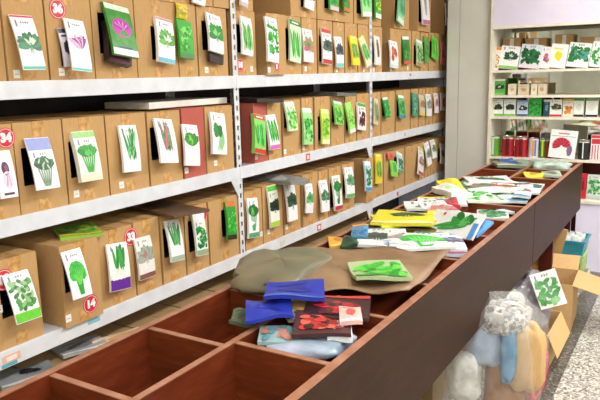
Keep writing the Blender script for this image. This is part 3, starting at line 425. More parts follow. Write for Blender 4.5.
# ------------------------------------------------------------------ mesh builder
class MB:
    def __init__(s): s.v=[];s.f=[];s.m=[];s.mats=[]
    def mi(s,m):
        if m not in s.mats: s.mats.append(m)
        return s.mats.index(m)
    def poly(s,pts,m):
        i=len(s.v); s.v+=[tuple(p) for p in pts]; s.f.append(tuple(range(i,i+len(pts)))); s.m.append(s.mi(m))
    def faces(s,vs,fs,m):
        i=len(s.v); s.v+=[tuple(p) for p in vs]; k=s.mi(m)
        for f in fs: s.f.append(tuple(i+a for a in f)); s.m.append(k)
    def box(s,x0,x1,y0,y1,z0,z1,m,T=None):
        vs=[(x,y,z) for x in (x0,x1) for y in (y0,y1) for z in (z0,z1)]
        if T: vs=[tuple(T@Vector(v)) for v in vs]
        s.faces(vs,[(0,1,3,2),(4,6,7,5),(0,4,5,1),(2,3,7,6),(0,2,6,4),(1,5,7,3)],m)
    def lathe(s,prof,m,n=20,c=(0,0,0)):
        vs=[(c[0]+r*math.cos(2*math.pi*k/n),c[1]+r*math.sin(2*math.pi*k/n),c[2]+z) for r,z in prof for k in range(n)]
        fs=[(i*n+k,i*n+(k+1)%n,(i+1)*n+(k+1)%n,(i+1)*n+k) for i in range(len(prof)-1) for k in range(n)]
        s.faces(vs,fs,m)
    def build(s,name,parent=None,smooth=False,bev=0,mw=None):
        me=bpy.data.meshes.new(name); me.from_pydata(s.v,[],s.f)
        for m in s.mats: me.materials.append(m)
        me.polygons.foreach_set('material_index',s.m)
        if smooth: me.polygons.foreach_set('use_smooth',[True]*len(s.f))
        me.update()
        o=bpy.data.objects.new(name,me); col.objects.link(o)
        if parent: o.parent=parent
        if mw is not None: o.matrix_world=mw
        if bev:
            b=o.modifiers.new('bevel','BEVEL'); b.width=bev; b.segments=2; b.limit_method='ANGLE'
        return o
def empty(name,loc=(0,0,0)):
    o=bpy.data.objects.new(name,None); col.objects.link(o); o.location=loc; o.empty_display_size=.05; return o
def tag(o,label=None,cat=None,group=None,kind=None):
    if label: o['label']=label
    if cat: o['category']=cat
    if group: o['group']=group
    if kind: o['kind']=kind
    return o
def frame(o,u,v):
    u=Vector(u).normalized(); v=Vector(v); v=(v-v.dot(u)*u).normalized(); n=u.cross(v)
    return Matrix(((u.x,v.x,n.x,o[0]),(u.y,v.y,n.y,o[1]),(u.z,v.z,n.z,o[2]),(0,0,0,1)))
def struct(name,x0,x1,y0,y1,z0,z1,m):
    b=MB(); b.box(x0,x1,y0,y1,z0,z1,m); return tag(b.build(name),kind='structure')
# ------------------------------------------------------------------ printed art (u,v in metres, layered a hair above the face)
def leaf(cx,cy,L,W,a,n=12,tip=.75):
    pts=[]
    for k in range(n):
        t=2*math.pi*k/n; x=math.cos(t); y=math.sin(t)*(1-.35*tip*math.cos(t))
        px,py=x*L/2,y*W/2
        pts.append((cx+px*math.cos(a)-py*math.sin(a),cy+px*math.sin(a)+py*math.cos(a)))
    return pts
def blob(cx,cy,rx,ry,r,n=14,j=.12):
    return [(cx+rx*(1+r.uniform(-j,j))*math.cos(2*math.pi*k/n),cy+ry*(1+r.uniform(-j,j))*math.sin(2*math.pi*k/n)) for k in range(n)]
def rect(x0,y0,x1,y1): return [(x0,y0),(x1,y0),(x1,y1),(x0,y1)]
def art(st,w,h,c,r,hd,ft,bg):
    """list of (polygon, colour) in drawing order"""
    A=[]; C=lambda i:c[i%len(c)]
    y0,y1=-h/2,h/2
    if ft:
        q=ft.split(':'); f=float(q[1]) if len(q)>1 else .12
        A.append((rect(-w/2,y0,w/2,y0+h*f),q[0])); y0+=h*f
    if hd:
        q=hd.split(':'); f=float(q[1]) if len(q)>1 else .12
        A.append((rect(-w/2,y1-h*f,w/2,y1),q[0])); y1-=h*f
    H=y1-y0; cy=y0+H*.42
    def title():
        n=r.choice((3,3,4)); s=w*.1; tx=-n*s/2+w*.06; ty=y1-H*.12
        for k in range(n):
            x=tx+k*s
            A.append((rect(x,ty,x+s*.7,ty+s*.16),'55555a')); A.append((rect(x,ty+s*.4,x+s*.7,ty+s*.55),'55555a')); A.append((rect(x+s*.25,ty-s*.2,x+s*.42,ty+s*.7),'55555a'))
        A.append((rect(-w*.36,y1-H*.2,-w*.3,y1-H*.06),'8a8a90'))
    light=sum(int(bg[i:i+2],16) for i in (0,2,4))>600
    if st=='leafy':
        sz=min(w*1.15,H*.66); n=10
        for k in range(n):
            a=math.pi/2+ (k-(n-1)/2)*.36+r.uniform(-.1,.1); L=sz*r.uniform(.46,.62)
            A.append((leaf(w*.06+math.cos(a)*L*.55,cy+math.sin(a)*L*.5,L,L*.5,a),C(k%2)))
        for k in range(5):
            a=math.pi/2+r.uniform(-1.2,1.2); L=sz*.3
            A.append((leaf(w*.06+math.cos(a)*L*.5,cy+math.sin(a)*L*.6,L,L*.3,a),C(2)))
        for k in range(3):
            A.append(([(w*.05+(k-1)*w*.07,cy-H*.16),(w*.07+(k-1)*w*.07,cy-H*.16),(w*.08+(k-1)*w*.03,cy+H*.05),(w*.04+(k-1)*w*.03,cy+H*.05)],C(1)))
        if light: title()
    elif st in('bunch','bokchoy'):
        stem=c[2]
        for k in range(6):
            x=(k-2.5)*w*.075
            A.append(([(x*.55-w*.03,y0+H*.06),(x*.55+w*.03,y0+H*.06),(x*1.5+w*.03,cy+H*.1),(x*1.5-w*.03,cy+H*.1)],stem if st=='bokchoy' else C(k%2)))
            if st!='bokchoy': A.append(([(x*.55-w*.01,y0+H*.06),(x*.55+w*.012,y0+H*.06),(x*1.5+w*.012,cy+H*.1),(x*1.5-w*.01,cy+H*.1)],stem))
        for k in range(11):
            a=math.pi/2+(k-5)*.24; L=H*.36*r.uniform(.85,1.1)
            A.append((leaf(math.cos(a)*w*.24,cy+H*.14+math.sin(a)*L*.25,L,L*.5,a),C(k%2)))
        for k in range(5):
            A.append((leaf(r.uniform(-.2,.2)*w,cy+H*r.uniform(.1,.3),H*.16,H*.05,math.pi/2+r.uniform(-.7,.7)),c[2] if st=='bunch' else '7fc85a'))
        if light: title()
    elif st in('blades','scallion'):
        n=12
        for k in range(n):
            x=r.uniform(-.2,.26)*w; a=math.pi/2+r.uniform(-.3,.3); L=H*r.uniform(.5,.78)
            A.append((leaf(x+math.cos(a)*L*.4,cy+H*.08+math.sin(a)*L*.15,L,w*.13,a,10),C(k%2 if st=='scallion' else k)))
        if st=='scallion':
            for k in range(5): A.append((blob((k-2)*w*.17,y0+H*.06+r.uniform(0,.06)*H,w*.14,H*.1,r),c[2]))
            for k in range(5): A.append((leaf((k-2)*w*.1+.02*w,y0+H*.2,H*.26,w*.07,math.pi/2+(k-2)*.1,10),'e8f2e0'))
        if light: title()
    elif st=='pods':
        n=6
        for k in range(n):
            x=(k-(n-1)/2)*w*.14; a=math.pi/2+r.uniform(-.12,.12)+.12
            A.append((leaf(x,cy+H*.06,H*r.uniform(.62,.84),w*.17,a,12,.3),C(k)))
        for k in range(4):
            A.append((leaf((k-1.5)*w*.17,cy+H*.1,H*.4,w*.03,math.pi/2+.12,8),'bfeaa8'))
        if hd: A.append((rect(-w*.3,y1+h*.04,w*.3,y1+h*.08),'f8f4ec'))
    elif st=='foliage':
        for k in range(46):
            x,y=r.uniform(-.42,.42)*w,r.uniform(-.38,.3)*H+(y0+y1)/2-.02*H
            L=w*r.uniform(.2,.34); a=r.uniform(0,6.28)
            px=max(-w/2+L*.5,min(w/2-L*.5,x)); py=max(y0+L*.5,min(y1-L*.5,y))
            A.append((leaf(px,py,L,L*.55,a,9),C(k)))
        if light: title()
    elif st=='lettuce':
        for k in range(18):
            a=math.pi*(k/17)*1.1-.15; L=H*.3
            A.append((blob(math.cos(a)*w*.27,cy+H*.06+math.sin(a)*H*.2,w*.17,H*.09,r,12,.2),C(k%2)))
        A.append((blob(0,cy+H*.1,w*.3,H*.19,r,16,.1),c[0]))
        A.append(([(-w*.1,y0+H*.05),(w*.12,y0+H*.05),(w*.22,cy+H*.1),(-w*.2,cy+H*.1)],c[0]))
        for k in range(7):
            A.append((leaf((k-3)*w*.07,cy+H*.03,H*.42,w*.05,math.pi/2-(k-3)*.13,9),c[2]))
        if light: title()
    elif st=='broccoli':
        A.append(([(-w*.18,y0+H*.08),(w*.22,y0+H*.08),(w*.28,cy+H*.1),(-w*.2,cy+H*.1)],c[2]))
        A.append((leaf(w*.14,cy-H*.1,H*.4,w*.4,1.3),'8fc88a'))
        for k in range(14):
            A.append((blob(r.uniform(-.28,.2)*w,cy+H*r.uniform(.06,.3),w*.15,H*.08,r),C(k%2)))
        title()
    elif st=='purple':
        for k in range(9):
            a=math.pi/2+.15+(k-4)*.2; L=H*r.uniform(.24,.34)
            A.append((leaf(w*.06+math.cos(a)*L*.5,cy-H*.02+math.sin(a)*L*.5,L,L*.32,a),C(k)))
        title()
    elif st=='cabbage':
        for k in range(8): A.append((leaf(w*.3*math.cos(k*.8),cy+H*.1+H*.24*math.sin(k*.8),w*.5,w*.3,k*.8),'4f9a3a'))
        A.append((blob(0,cy+H*.12,w*.38,H*.25,r,18,.06),c[0]))
        for k in range(9):
            a=math.pi/2+(k-4)*.3; A.append((leaf(math.cos(a)*w*.16,cy+H*.1+math.sin(a)*H*.08,w*.36,w*.07,a,9),c[2] if k%2 else c[1]))
        A.append((rect(-w*.25,y0+H*.02,w*.3,y0+H*.05),'3a4a7a'))
    elif st=='onion':
        A.append((blob(0,cy+H*.2,w*.22,H*.15,r,16,.04),c[2])); A.append((blob(w*.05,cy+H*.2,w*.1,H*.08,r),c[0]))
        A.append((blob(w*.05,cy-H*.05,w*.3,H*.19,r,16,.04),c[1])); A.append((leaf(w*.0,cy-H*.05,H*.3,w*.1,1.4),'c8a8c8'))
        A.append((leaf(w*.14,cy-H*.05,H*.28,w*.06,1.7),'c8a8c8'))
        A.append((rect(-w*.3,y0+H*.05,w*.3,y0+H*.1),'5a4a5a'))
    elif st=='root':
        for k in range(4): A.append((leaf(r.uniform(-.1,.1)*w,cy+H*.05,H*r.uniform(.5,.7),w*.22,math.pi/2+r.uniform(-.2,.2)),C(k%2)))
        for k in range(4): A.append((leaf(r.uniform(-.15,.15)*w,cy+H*.36,H*.2,w*.1,math.pi/2+r.uniform(-.6,.6)),c[2]))
    elif st=='tomato':
        for k in range(7):
            A.append((blob(r.uniform(-.25,.25)*w,cy+r.uniform(-.18,.22)*H,w*.2,w*.19,r,12,.06),C(k)))
        for k in range(4): A.append((leaf(r.uniform(-.3,.3)*w,cy+r.uniform(-.2,.25)*H,w*.2,w*.07,r.uniform(0,6)),'4a8a3a'))
        if light: title()
    elif st=='grapes':
        for k in range(34):
            A.append((blob(r.uniform(-.32,.32)*w,cy+r.uniform(-.26,.26)*H+H*.04,w*.1,w*.1,r,8,.1),C(k)))
        if light: title()
    elif st=='cucumber':
        for x,y,L,a in ((-.08,-.02,.62,.3),(.14,.1,.6,.35),(.0,-.16,.58,.2)):
            A.append((leaf(x*w,y*H,L*w,H*.17,a,14,.2),c[0])); A.append((leaf(x*w,y*H+H*.02,L*w*.8,H*.04,a,10,.2),c[2]))
        for k in range(6): A.append((leaf(r.uniform(-.1,.35)*w,r.uniform(.1,.34)*H,w*.22,w*.14,r.uniform(0,6)),C(k)))
        A.append((blob(-w*.28,H*.36,w*.03,w*.03,r),'d83a4a')); 
        A.append((rect(w*.4,-H/2,w*.5,H*.1),'4f8fd0'))
    elif st=='plain':
        A.append((blob(0,0,w*.28,h*.2,r,10,.3),C(0)))
        A.append((rect(-w*.34,h*.28,w*.2,h*.33),C(0)))
    return A
def packet_mesh(name,w,h,t,st,bg,hd,ft,c,seed,curl=0.0,puff=0.0,crumple=0.0):
    """one packet: a thin pouch with its printed front; local x = width, y = height, z = out of the front"""
    r=random.Random(seed); b=MB()
    nx,ny=(6,8) if not crumple else (10,12)
    ph=r.uniform(0,6)
    def zf(x,y):
        e=max(0,1-(2*x/w)**2)*max(0,1-(2*y/h)**2)
        z=curl*((2*y/h)**2)+puff*e
        if crumple: z+=crumple*(math.sin(x/w*4.5+ph)*math.cos(y/h*4+ph*2)*.6+math.sin((x/w+y/h)*4.5+ph)*.5)
        return z
    P=lambda x,y,d=0:(x,y,zf(x,y)+d)
    mb=ink(bg)
    top=[P((i/nx-.5)*w,(j/ny-.5)*h) for j in range(ny+1) for i in range(nx+1)]
    bot=[(x,y,z-t-puff*max(0,1-(2*x/w)**2)*max(0,1-(2*y/h)**2)) for x,y,z in top]
    fs=[(j*(nx+1)+i,j*(nx+1)+i+1,(j+1)*(nx+1)+i+1,(j+1)*(nx+1)+i) for j in range(ny) for i in range(nx)]
    b.faces(top,fs,mb)
    n=len(top); b.faces(bot,[tuple(reversed(f)) for f in fs],mb)
    per=[i for i in range(nx+1)]+[j*(nx+1)+nx for j in range(1,ny+1)]+[ny*(nx+1)+i for i in range(nx-1,-1,-1)]+[j*(nx+1) for j in range(ny-1,0,-1)]
    vs=[top[i] for i in per]+[bot[i] for i in per]; k=len(per)
    b.faces(vs,[(i,k+i,k+(i+1)%k,(i+1)%k) for i in range(k)],mb)
    d=.0007 if not crumple else .0016
    for pts,cc in art(st,w*.98,h*.98,c,r,hd,ft,bg):
        d+=.00004
        mx=sum(p[0] for p in pts)/len(pts); my=sum(p[1] for p in pts)/len(pts)
        cl=lambda x,y:(max(-w*.495,min(w*.495,x)),max(-h*.495,min(h*.495,y)))
        if len(pts)==4 and (max(p[0] for p in pts)-min(p[0] for p in pts))>w*.5:   # bands follow the bend in strips
            xs=[min(p[0] for p in pts)+(max(p[0] for p in pts)-min(p[0] for p in pts))*i/6 for i in range(7)]
            ya,yb=min(p[1] for p in pts),max(p[1] for p in pts)
            for i in range(6):
                for q in range(2):
                    u0,u1=ya+(yb-ya)*q/2,ya+(yb-ya)*(q+1)/2
                    b.poly([P(xs[i],u0,d),P(xs[i+1],u0,d),P(xs[i+1],u1,d),P(xs[i],u1,d)],ink(cc))
        else:
            q=[cl(*p) for p in pts]; q=[P(x,y,d) for x,y in q]; c0=P(*cl(mx,my),d)
            m_=ink(cc)
            if len(q)==4: b.poly(q,m_)
            else:
                b.faces([c0]+q,[(0,1+i,1+(i+1)%len(q)) for i in range(len(q))],m_)
    return b
# ------------------------------------------------------------------ text
def text_into(b,s,M,size,m,off=0.0):
    cu=bpy.data.curves.new('t','FONT'); cu.body=s; cu.size=size; cu.align_x='CENTER'; cu.align_y='CENTER'; cu.offset=off; cu.resolution_u=3
    o=bpy.data.objects.new('t',cu); col.objects.link(o)
    dg=bpy.context.evaluated_depsgraph_get(); dg.update()
    me=bpy.data.meshes.new_from_object(o.evaluated_get(dg))
    b.faces([tuple(M@v.co) for v in me.vertices],[tuple(p.vertices) for p in me.polygons],m)
    bpy.data.objects.remove(o); bpy.data.curves.remove(cu); bpy.data.meshes.remove(me)
# ------------------------------------------------------------------ cardboard boxes
FX=-2.0; DEP=.42; HB=.318
def make_box(label,w,h,dep,mat,slot=None,group=None,tapes=True,flaps=True):
    """carton with its front at local x=0 (facing +x), y 0..w, z 0..h"""
    e=tag(empty('cardboard_box'),label,'box',group)
    b=MB()
    if slot:
        a0,a1,c0,c1=slot; dd=.2
        ys=(0,a0,a1,w); zz=(0,c0,c1,h)
        for i in range(3):
            for j in range(3):
                if i==1 and j==1: continue
                b.poly([(0,ys[i],zz[j]),(0,ys[i+1],zz[j]),(0,ys[i+1],zz[j+1]),(0,ys[i],zz[j+1])],mat)
        q=[(a0,c0),(a1,c0),(a1,c1),(a0,c1)]
        for i in range(4):
            p0,p1=q[i],q[(i+1)%4]
            b.poly([(0,p0[0],p0[1]),(-dd,p0[0],p0[1]),(-dd,p1[0],p1[1]),(0,p1[0],p1[1])],SLOT_SHADE)
        b.poly([(-dd,a0,c0),(-dd,a0,c1),(-dd,a1,c1),(-dd,a1,c0)],SLOT_SHADE)
    else: b.poly([(0,0,0),(0,w,0),(0,w,h),(0,0,h)],mat)
    b.faces([(0,0,0),(0,w,0),(0,w,h),(0,0,h),(-dep,0,0),(-dep,w,0),(-dep,w,h),(-dep,0,h)],[(0,4,5,1),(1,5,6,2),(0,3,7,4),(4,7,6,5),(3,2,6,7)],mat)
    b.build('body',e)
    if flaps:
        for s in (0,1):
            f=MB(); y0,y1=(0.001,w/2-.002) if s==0 else (w/2+.002,w-.001)
            f.box(-dep+.002,-.001,y0,y1,h,h+.004,mat); f.build('flap',e)
    if tapes:
        t=MB(); c=w/2
        t.box(-.2,.0012,c-.025,c+.025,h+.0042,h+.005,TAPE); t.box(0,.0012,c-.025,c+.025,h-.05,h+.0045,TAPE); t.build('tape',e)
        t=MB(); t.box(0,.0012,c-.025,c+.025,0.001,.045,TAPE); t.build('tape',e)
    return e
boxobj={}
byrow={}
for p in PACKETS: byrow.setdefault((p[-2],p[-1]),[]).append(p)
NOSLOT='A1 A5 B3 B5 B6 C2 C3 C7 C8 C9 B0 B7 B8 A12 A13 A14 A16 A17 A21 C10 C15 B15 B19 B20'.split()
stk={(s[0],s[1]):s for s in STICKERS}
tagd={(t[0],t[1]):t for t in TAGS}
rowcol={'A':'upper','B':'middle','C':'lower','T':'top'}
for r,i,y0,y1,dx,z,colr,ph in BOXES:
    w=y1-y0; mat=REDCARD if colr=='red' else CARD
    if (r,i) not in byrow or r+str(i) in NOSLOT: slot=None
    else:
        p=max(byrow[r,i],key=lambda q:q[0][3]*q[0][4])[0]
        a0=max(.012,p[1]-p[3]*.5-.006-y0); a1=min(w-.012,p[1]+p[3]*.42-y0)
        c0=max(.05,p[2]-p[4]*.42-z); c1=min(HB-.03,p[2]+p[4]*.3-z)
        slot=(a0,a1,c0,c1) if a1-a0>.03 and c1-c0>.03 else None
    num=stk.get((r,i))
    extra=' with red number disc' if num else ''
    lab=('reddish cardboard box' if colr=='red' else 'brown cardboard box')+', '+ph
    h=HB-(.0 if r!='B' else .0)-rnd.uniform(0,.006)
    if r=='T': h=.31
    o=make_box(lab,w,h,DEP,mat,slot,{'A':'boxes on the upper shelf','B':'boxes on the middle shelf','C':'boxes on the lower shelf','T':'boxes stacked on top'}[r],tapes=(colr!='red'))
    o.location=(FX+dx+(rnd.uniform(-.008,.004) if (r,i) not in stk and (r,i) not in tagd and (r,i) not in byrow else 0),y0,z)
    boxobj[r,i]=o
    if num:
        s=MB(); n=28; cy,cz,rad=num[3]-y0,num[4]-z,num[5]
        cy=max(rad*.4,min(w-rad*.2,cy))
        for rr,d,mm in ((rad,.0014,ink('d8323c')),(rad*.9,.0017,ink('f6dede')),(rad*.84,.002,ink('d8323c'))):
            s.poly([(d,cy+rr*math.cos(2*math.pi*k/n),cz+rr*math.sin(2*math.pi*k/n)) for k in range(n)],mm)
        text_into(s,num[2],Matrix(((0,0,1,.0024),(1,0,0,cy),(0,1,0,cz),(0,0,0,1))),rad*1.15,ink('fbfbfb'),.003)
        q=s.build('number_sticker',o); q['label']='round red sticker with white number'
    if (r,i) in tagd:
        _,_,ty,tz=tagd[r,i]; ty-=y0; tz-=z; ty=max(.014,min(w-.014,ty)); tz=max(.018,tz)
        s=MB(); s.box(0,.0016,ty-.0125,ty+.0125,tz-.014,tz+.014,ink('f4f1e8')); s.box(.0016,.0018,ty-.008,ty+.008,tz-.002,tz+.001,ink('b8b4a8'))
        s.build('price_sticker',o)
# ------------------------------------------------------------------ packets hanging on the box fronts
seed=100
BYR={}
for (X,Y,Z,w,h,roll,lean),st,bg,hd,ft,c,desc,th,r,i in PACKETS:
    seed+=1
    b=packet_mesh('seed_packet',w,h,th,st,bg,hd,ft,c,seed,curl=-.006,puff=0)
    s=lean/h; q=math.sqrt(max(0,1-s*s))
    v=Vector((-s,-math.sin(roll)*q,math.cos(roll)*q)); u=Vector((0,math.cos(roll),math.sin(roll)))
    o=b.build('seed_packet',mw=frame((X+.006+(th if th>.03 else 0),Y,Z),u,v))
    ph=[q for q in BOXES if q[0]==r and q[1]==i][0][7]
    w_=ph.split(); ph=w_[0]+' box '+' '.join(w_[1:])
    ph=ph.replace(' the near',' near').replace(' the far',' far').replace(' in the topmost stacked row',', top row').replace('from the end','from end')
    words=desc.split(); room=16-len(ph.split())
    short=' '.join(words[:room])
    while short.split()[-1] in ('with','and','of','the','a','one','big','at','over','an','box','above','red','dark','white','full','large','blue','pink','purple','lime','green','orange','single','behind','yellow','brownish','stemmed','tall','heart','fresh','small','row','branching','rounds','round'):
        short=' '.join(short.split()[:-1])
    tag(o,short+', '+ph,'seed packet','seed packets hung on box fronts')

# ------------------------------------------------------------------ room shell
struct('floor',-2.7,3.6,-3.2,6.2,-.05,0,FLOOR)
b=MB(); b.box(-.62,-.50,-3.2,5.44,0,.002,FLOORD); tag(b.build('floor_band_1'),kind='structure')  # darker speckled band running along the floor
struct('wall_left',-2.7,-2.52,-3.2,6.2,0,3,WALL)
b=MB(); b.box(-2.52,3.6,6.1,6.22,0,3,WALL)
tag(b.build('wall_back'),kind='structure')
b=MB(); b.box(-1.90,-1.795,5.62,6.1,0,3,WALL); b.box(-1.791,-1.517,5.62,6.1,0,3,WALL); b.box(-1.796,-1.79,5.63,6.1,0,3,WALL)
tag(b.build('wall_corner'),kind='structure')
struct('wall_right',3.6,3.75,-3.2,6.2,0,3,WALL)
struct('wall_front',-2.7,3.75,-3.35,-3.2,0,3,WALL)
struct('ceiling',-2.7,3.75,-3.35,6.22,3,3.1,CEIL)


# ------------------------------------------------------------------ steel shelving
sh=tag(empty('shelving_unit',(-2.2,3.47,0)),'long white perforated steel shelving unit holding rows of brown boxes','shelving')
def local(b,name,par=sh,**k):
    return b.build(name,par,mw=None,**k)
def off(o,p): o.matrix_parent_inverse=Matrix.Translation(Vector(p)).inverted(); return o
SO=(-2.2,3.47,0)
PY=[1.07,2.672,4.263,5.90]; LV=[.221,.679,1.137,1.60]
for y in PY:
    for x in (-1.992,-2.46):
        b=MB(); w=.042; H=2.5
        s=1 if x>-2.2 else -1
        b.box(x-.003,x,y-w/2,y-w*.17,0,H,POST); b.box(x-.003,x,y+w*.17,y+w/2,0,H,POST)
        z=0
        while z<H-.01:
            b.box(x-.003,x,y-w*.17,y+w*.17,z,z+.026,POST); z+=.05
        b.box(x-.036*s,x,y+w/2-.003,y+w/2,0,H,POST)
        b.box(x-.032,x-.03,y-w*.3,y+w*.3,0,H,FLOORD) if x>-2.2 else None  # dark strip behind the slots paints their inner shade
        off(local(b,'post'),SO)
for k in range(3):
    for z in LV:
        a,c=PY[k]+.021,PY[k+1]-.021
        b=MB(); b.box(-2.006,-1.99,a-.02,c+.02,z-.062,z,WHITE); b.box(-2.01,-1.994,a-.02,c+.02,z-.012,z-.003,WHITE); off(local(b,'beam',bev=.002),SO)
        b=MB(); b.box(-2.462,-2.45,a-.02,c+.02,z-.062,z,WHITE); off(local(b,'beam'),SO)
        b=MB(); b.box(-2.45,-2.006,a,c,z-.012,z-.001,WHITE); off(local(b,'deck'),SO)
for y in PY[1:3]:
    for z in LV[1:3]:
        b=MB(); b.faces([(-1.996,y-.02,z-.062),(-1.996,y-.075,z-.062),(-1.996,y-.02,z-.15),(-1.996,y-.02,z-.125),(-1.992,y-.02,z-.062),(-1.992,y-.075,z-.062),(-1.992,y-.02,z-.15),(-1.992,y-.02,z-.125)],[(0,1,2),(4,6,5),(1,5,6,2),(0,4,5,1)],WHITE)
        off(local(b,'gusset'),SO)
for k in range(3):
    b=MB(); b.box(-2.455,-2.452,PY[k]+.02,PY[k+1]-.02,.0,2.3,two('shelf_gap_shade','2c2a28','222120',.7,8)); off(local(b,'shade_panel'),SO)  # added dark sheet paints the shade in the gaps above the boxes
# end upright panel of the last bay
b=MB(); b.box(-2.46,-1.985,5.925,5.94,0,2.5,POST); off(local(b,'end_panel'),SO)
def shelf_tag(y,z,w,h,c1,c2=None):
    b=MB(); b.box(-1.99,-1.9885,y-w/2,y+w/2,z-h/2,z+h/2,ink(c1))
    if c2: b.box(-1.9885,-1.988,y-w*.3,y+w*.3,z-h*.3,z+h*.3,ink(c2))
    off(b.build('shelf_label',sh),SO)
shelf_tag(3.48,.645,.045,.04,'c83a40','f2f0ee'); shelf_tag(3.36,1.107,.045,.04,'d84a50','f6d8d8'); shelf_tag(1.29,.648,.07,.028,'e8b8a0','f2e8e0'); shelf_tag(1.28,.627,.06,.012,'5ab0c8')
shelf_tag(1.66,.655,.06,.016,'8ac8d8'); shelf_tag(4.75,.645,.03,.03,'c84a50'); shelf_tag(4.9,1.105,.03,.03,'c8c0b8'); shelf_tag(2.95,1.56,.05,.02,'e8e8ec'); shelf_tag(3.05,.645,.05,.03,'d8d4cc'); shelf_tag(5.0,1.575,.03,.02,'d86a70')
# bottom row of boxes under the lower shelf, pulled forward
ORD='first second third fourth fifth sixth seventh eighth ninth tenth eleventh twelfth thirteenth'.split()
y=1.16
for k in range(13):
    w=(.24,.26,.22,.28,.25,.27)[k%6]
    o=make_box('dull brown open cardboard box, %s from the near end under the lower shelf'%ORD[k],w,.30,.44,CARDD,None,'boxes under the lower shelf',tapes=False)
    o.location=(-1.985,y,.221)
    f=MB(); f.faces([(0,0.004,.302),(0,w-.004,.302),(.13,w-.012,.345),(.13,.012,.345),(0,0.004,.298),(0,w-.004,.298),(.13,w-.012,.341),(.13,.012,.341)],[(0,3,2,1),(4,5,6,7),(0,1,5,4),(1,2,6,5),(2,3,7,6),(3,0,4,7)],CARDB)
    q=f.build('front_flap',o); q['label']='pale front flap folded outward'
    y+=w+.012
def lie(label,loc,w,h,t,u,v,st,bg,hd,ft,c,sd,grp=None,name='seed_packet',cat='seed packet',**k):
    b=packet_mesh(name,w,h,t,st,bg,hd,ft,c,sd,**k)
    return tag(b.build(name,mw=frame(loc,u,v)),label,cat,grp)
lie('grey film seed packet with black leaf lying under the lower shelf, nearer one',(-2.035,1.37,.545),.20,.13,.012,(.35,.94,0),(-.94,.35,.0),'leafy','8a8f90',None,'c8ccd0',['17181a','22242a','3a3a3e'],901,'packets lying under the lower shelf',crumple=.004)
lie('grey and white film seed packet lying under the lower shelf, farther one',(-2.06,1.64,.545),.19,.13,.012,(.3,.95,0),(-.95,.3,.0),'plain','a8a8a8',None,'f0f0f0',['77787a'],902,'packets lying under the lower shelf',crumple=.004)
lie('thin red edged paper lying under the lower shelf behind the counter rail',(-1.99,1.78,.545),.22,.05,.006,(.2,.98,0),(-.98,.2,.15),'plain','e0c8a8',None,'d84a4a',['c8a070'],903,None,crumple=.003)
# packets lying on top of the box rows
b=MB(); b.box(-.14,.14,-.28,.28,0,.03,two('white_foam','eceae4','dcdad2',.6,20))
tag(b.build('foam_board',mw=Matrix.Translation((-2.2,2.4,1.463)),bev=.003),'white foam board lying on the middle shelf boxes before the near post','board')
lie('green and yellow seed packet lying on top of a lower shelf box',(-2.09,1.70,1.01),.16,.2,.015,(.5,.86,0),(-.86,.5,.02),'foliage','8fbf4a',None,'f0d83a',['3f8f3a','6fae4a','c8d84a'],904,'packets lying on the box tops',crumple=.004)
lie('dark glossy film bag lying on boxes of the middle shelf beside the near post',(-2.1,2.95,1.475),.2,.3,.02,(.2,.98,0),(-.98,.2,.0),'plain','3a3432',None,None,['57504a'],905,'packets lying on the box tops',name='film_bag',cat='bag',crumple=.008)
lie('clear grey film bag lying on lower shelf boxes past the near post',(-2.06,3.1,1.015),.16,.4,.02,(.2,.98,0),(-.98,.2,.0),'plain','8a8a86',None,None,['b8b8b4'],906,'packets lying on the box tops',name='film_bag',cat='bag',crumple=.01)
lie('grey film bag lying on middle shelf boxes short of the far post',(-2.08,3.8,1.475),.2,.3,.02,(.2,.98,0),(-.98,.2,.0),'plain','6a7068',None,None,['9aa090'],907,'packets lying on the box tops',name='film_bag',cat='bag',crumple=.01)
lie('dark flattened carton lying on lower shelf boxes before the near post',(-2.12,2.2,1.012),.2,.5,.012,(.2,.98,0),(-.98,.2,.0),'plain','6a4f3a',None,None,['57402f'],908,'packets lying on the box tops',name='flattened_carton',cat='cardboard',crumple=.004)


# ------------------------------------------------------------------ display counter with open bins
ct=tag(empty('display_counter',(-1.0,2.8,0)),'long reddish brown wooden display counter divided into open bins','counter')
CO=(-1.0,2.8,0); XL,XM,XR=-1.31,-1.02,-.70; ZT=.90; Y0,Y1=.45,5.2
def cpart(b,name,**k): return off(b.build(name,ct,**k),CO)
b=MB(); b.box(XR-.018,XR,Y0,3.546,.548,ZT,APRON); cpart(b,'apron_panel',bev=.003)
b=MB(); b.box(XR-.018,XR,3.552,Y1,.548,ZT,APRON); cpart(b,'apron_panel',bev=.003)
b=MB(); b.box(XR-.022,XR+.001,Y0,Y1,ZT,ZT+.004,EDGE); cpart(b,'edge_band')['label']='pale edge band along the aisle rail'
b=MB(); b.box(XL,XL+.016,Y0,Y1,.70,ZT,WOOD); cpart(b,'side_panel')
b=MB(); b.box(XL-.002,XL+.018,Y0,Y1,ZT,ZT+.003,EDGE); cpart(b,'edge_band')
b=MB(); b.box(XM-.008,XM+.008,Y0,Y1,.72,ZT-.003,WOOD); b.box(XM-.009,XM+.009,Y0,Y1,ZT-.003,ZT,EDGE); cpart(b,'middle_divider')
DL=[.94,1.275,1.66,2.0,2.25,2.70,3.10,3.55,3.95,4.30,4.66]; DR=[.94,1.31,1.66,2.0,2.33,2.73,3.06,3.42,3.90,4.36,4.78]
for L,xa,xb in ((DL,XL+.016,XM-.008),(DR,XM+.008,XR-.018)):
    for y in L:
        b=MB(); b.box(xa,xb,y-.008,y+.008,.72,ZT-.006,WOODX); b.box(xa,xb,y-.009,y+.009,ZT-.006,ZT-.003,EDGE); cpart(b,'cross_divider')
for y in (Y0,Y1):
    b=MB(); b.box(XL,XR,y-.01,y+.01,.548,ZT,WOODX); cpart(b,'end_panel')
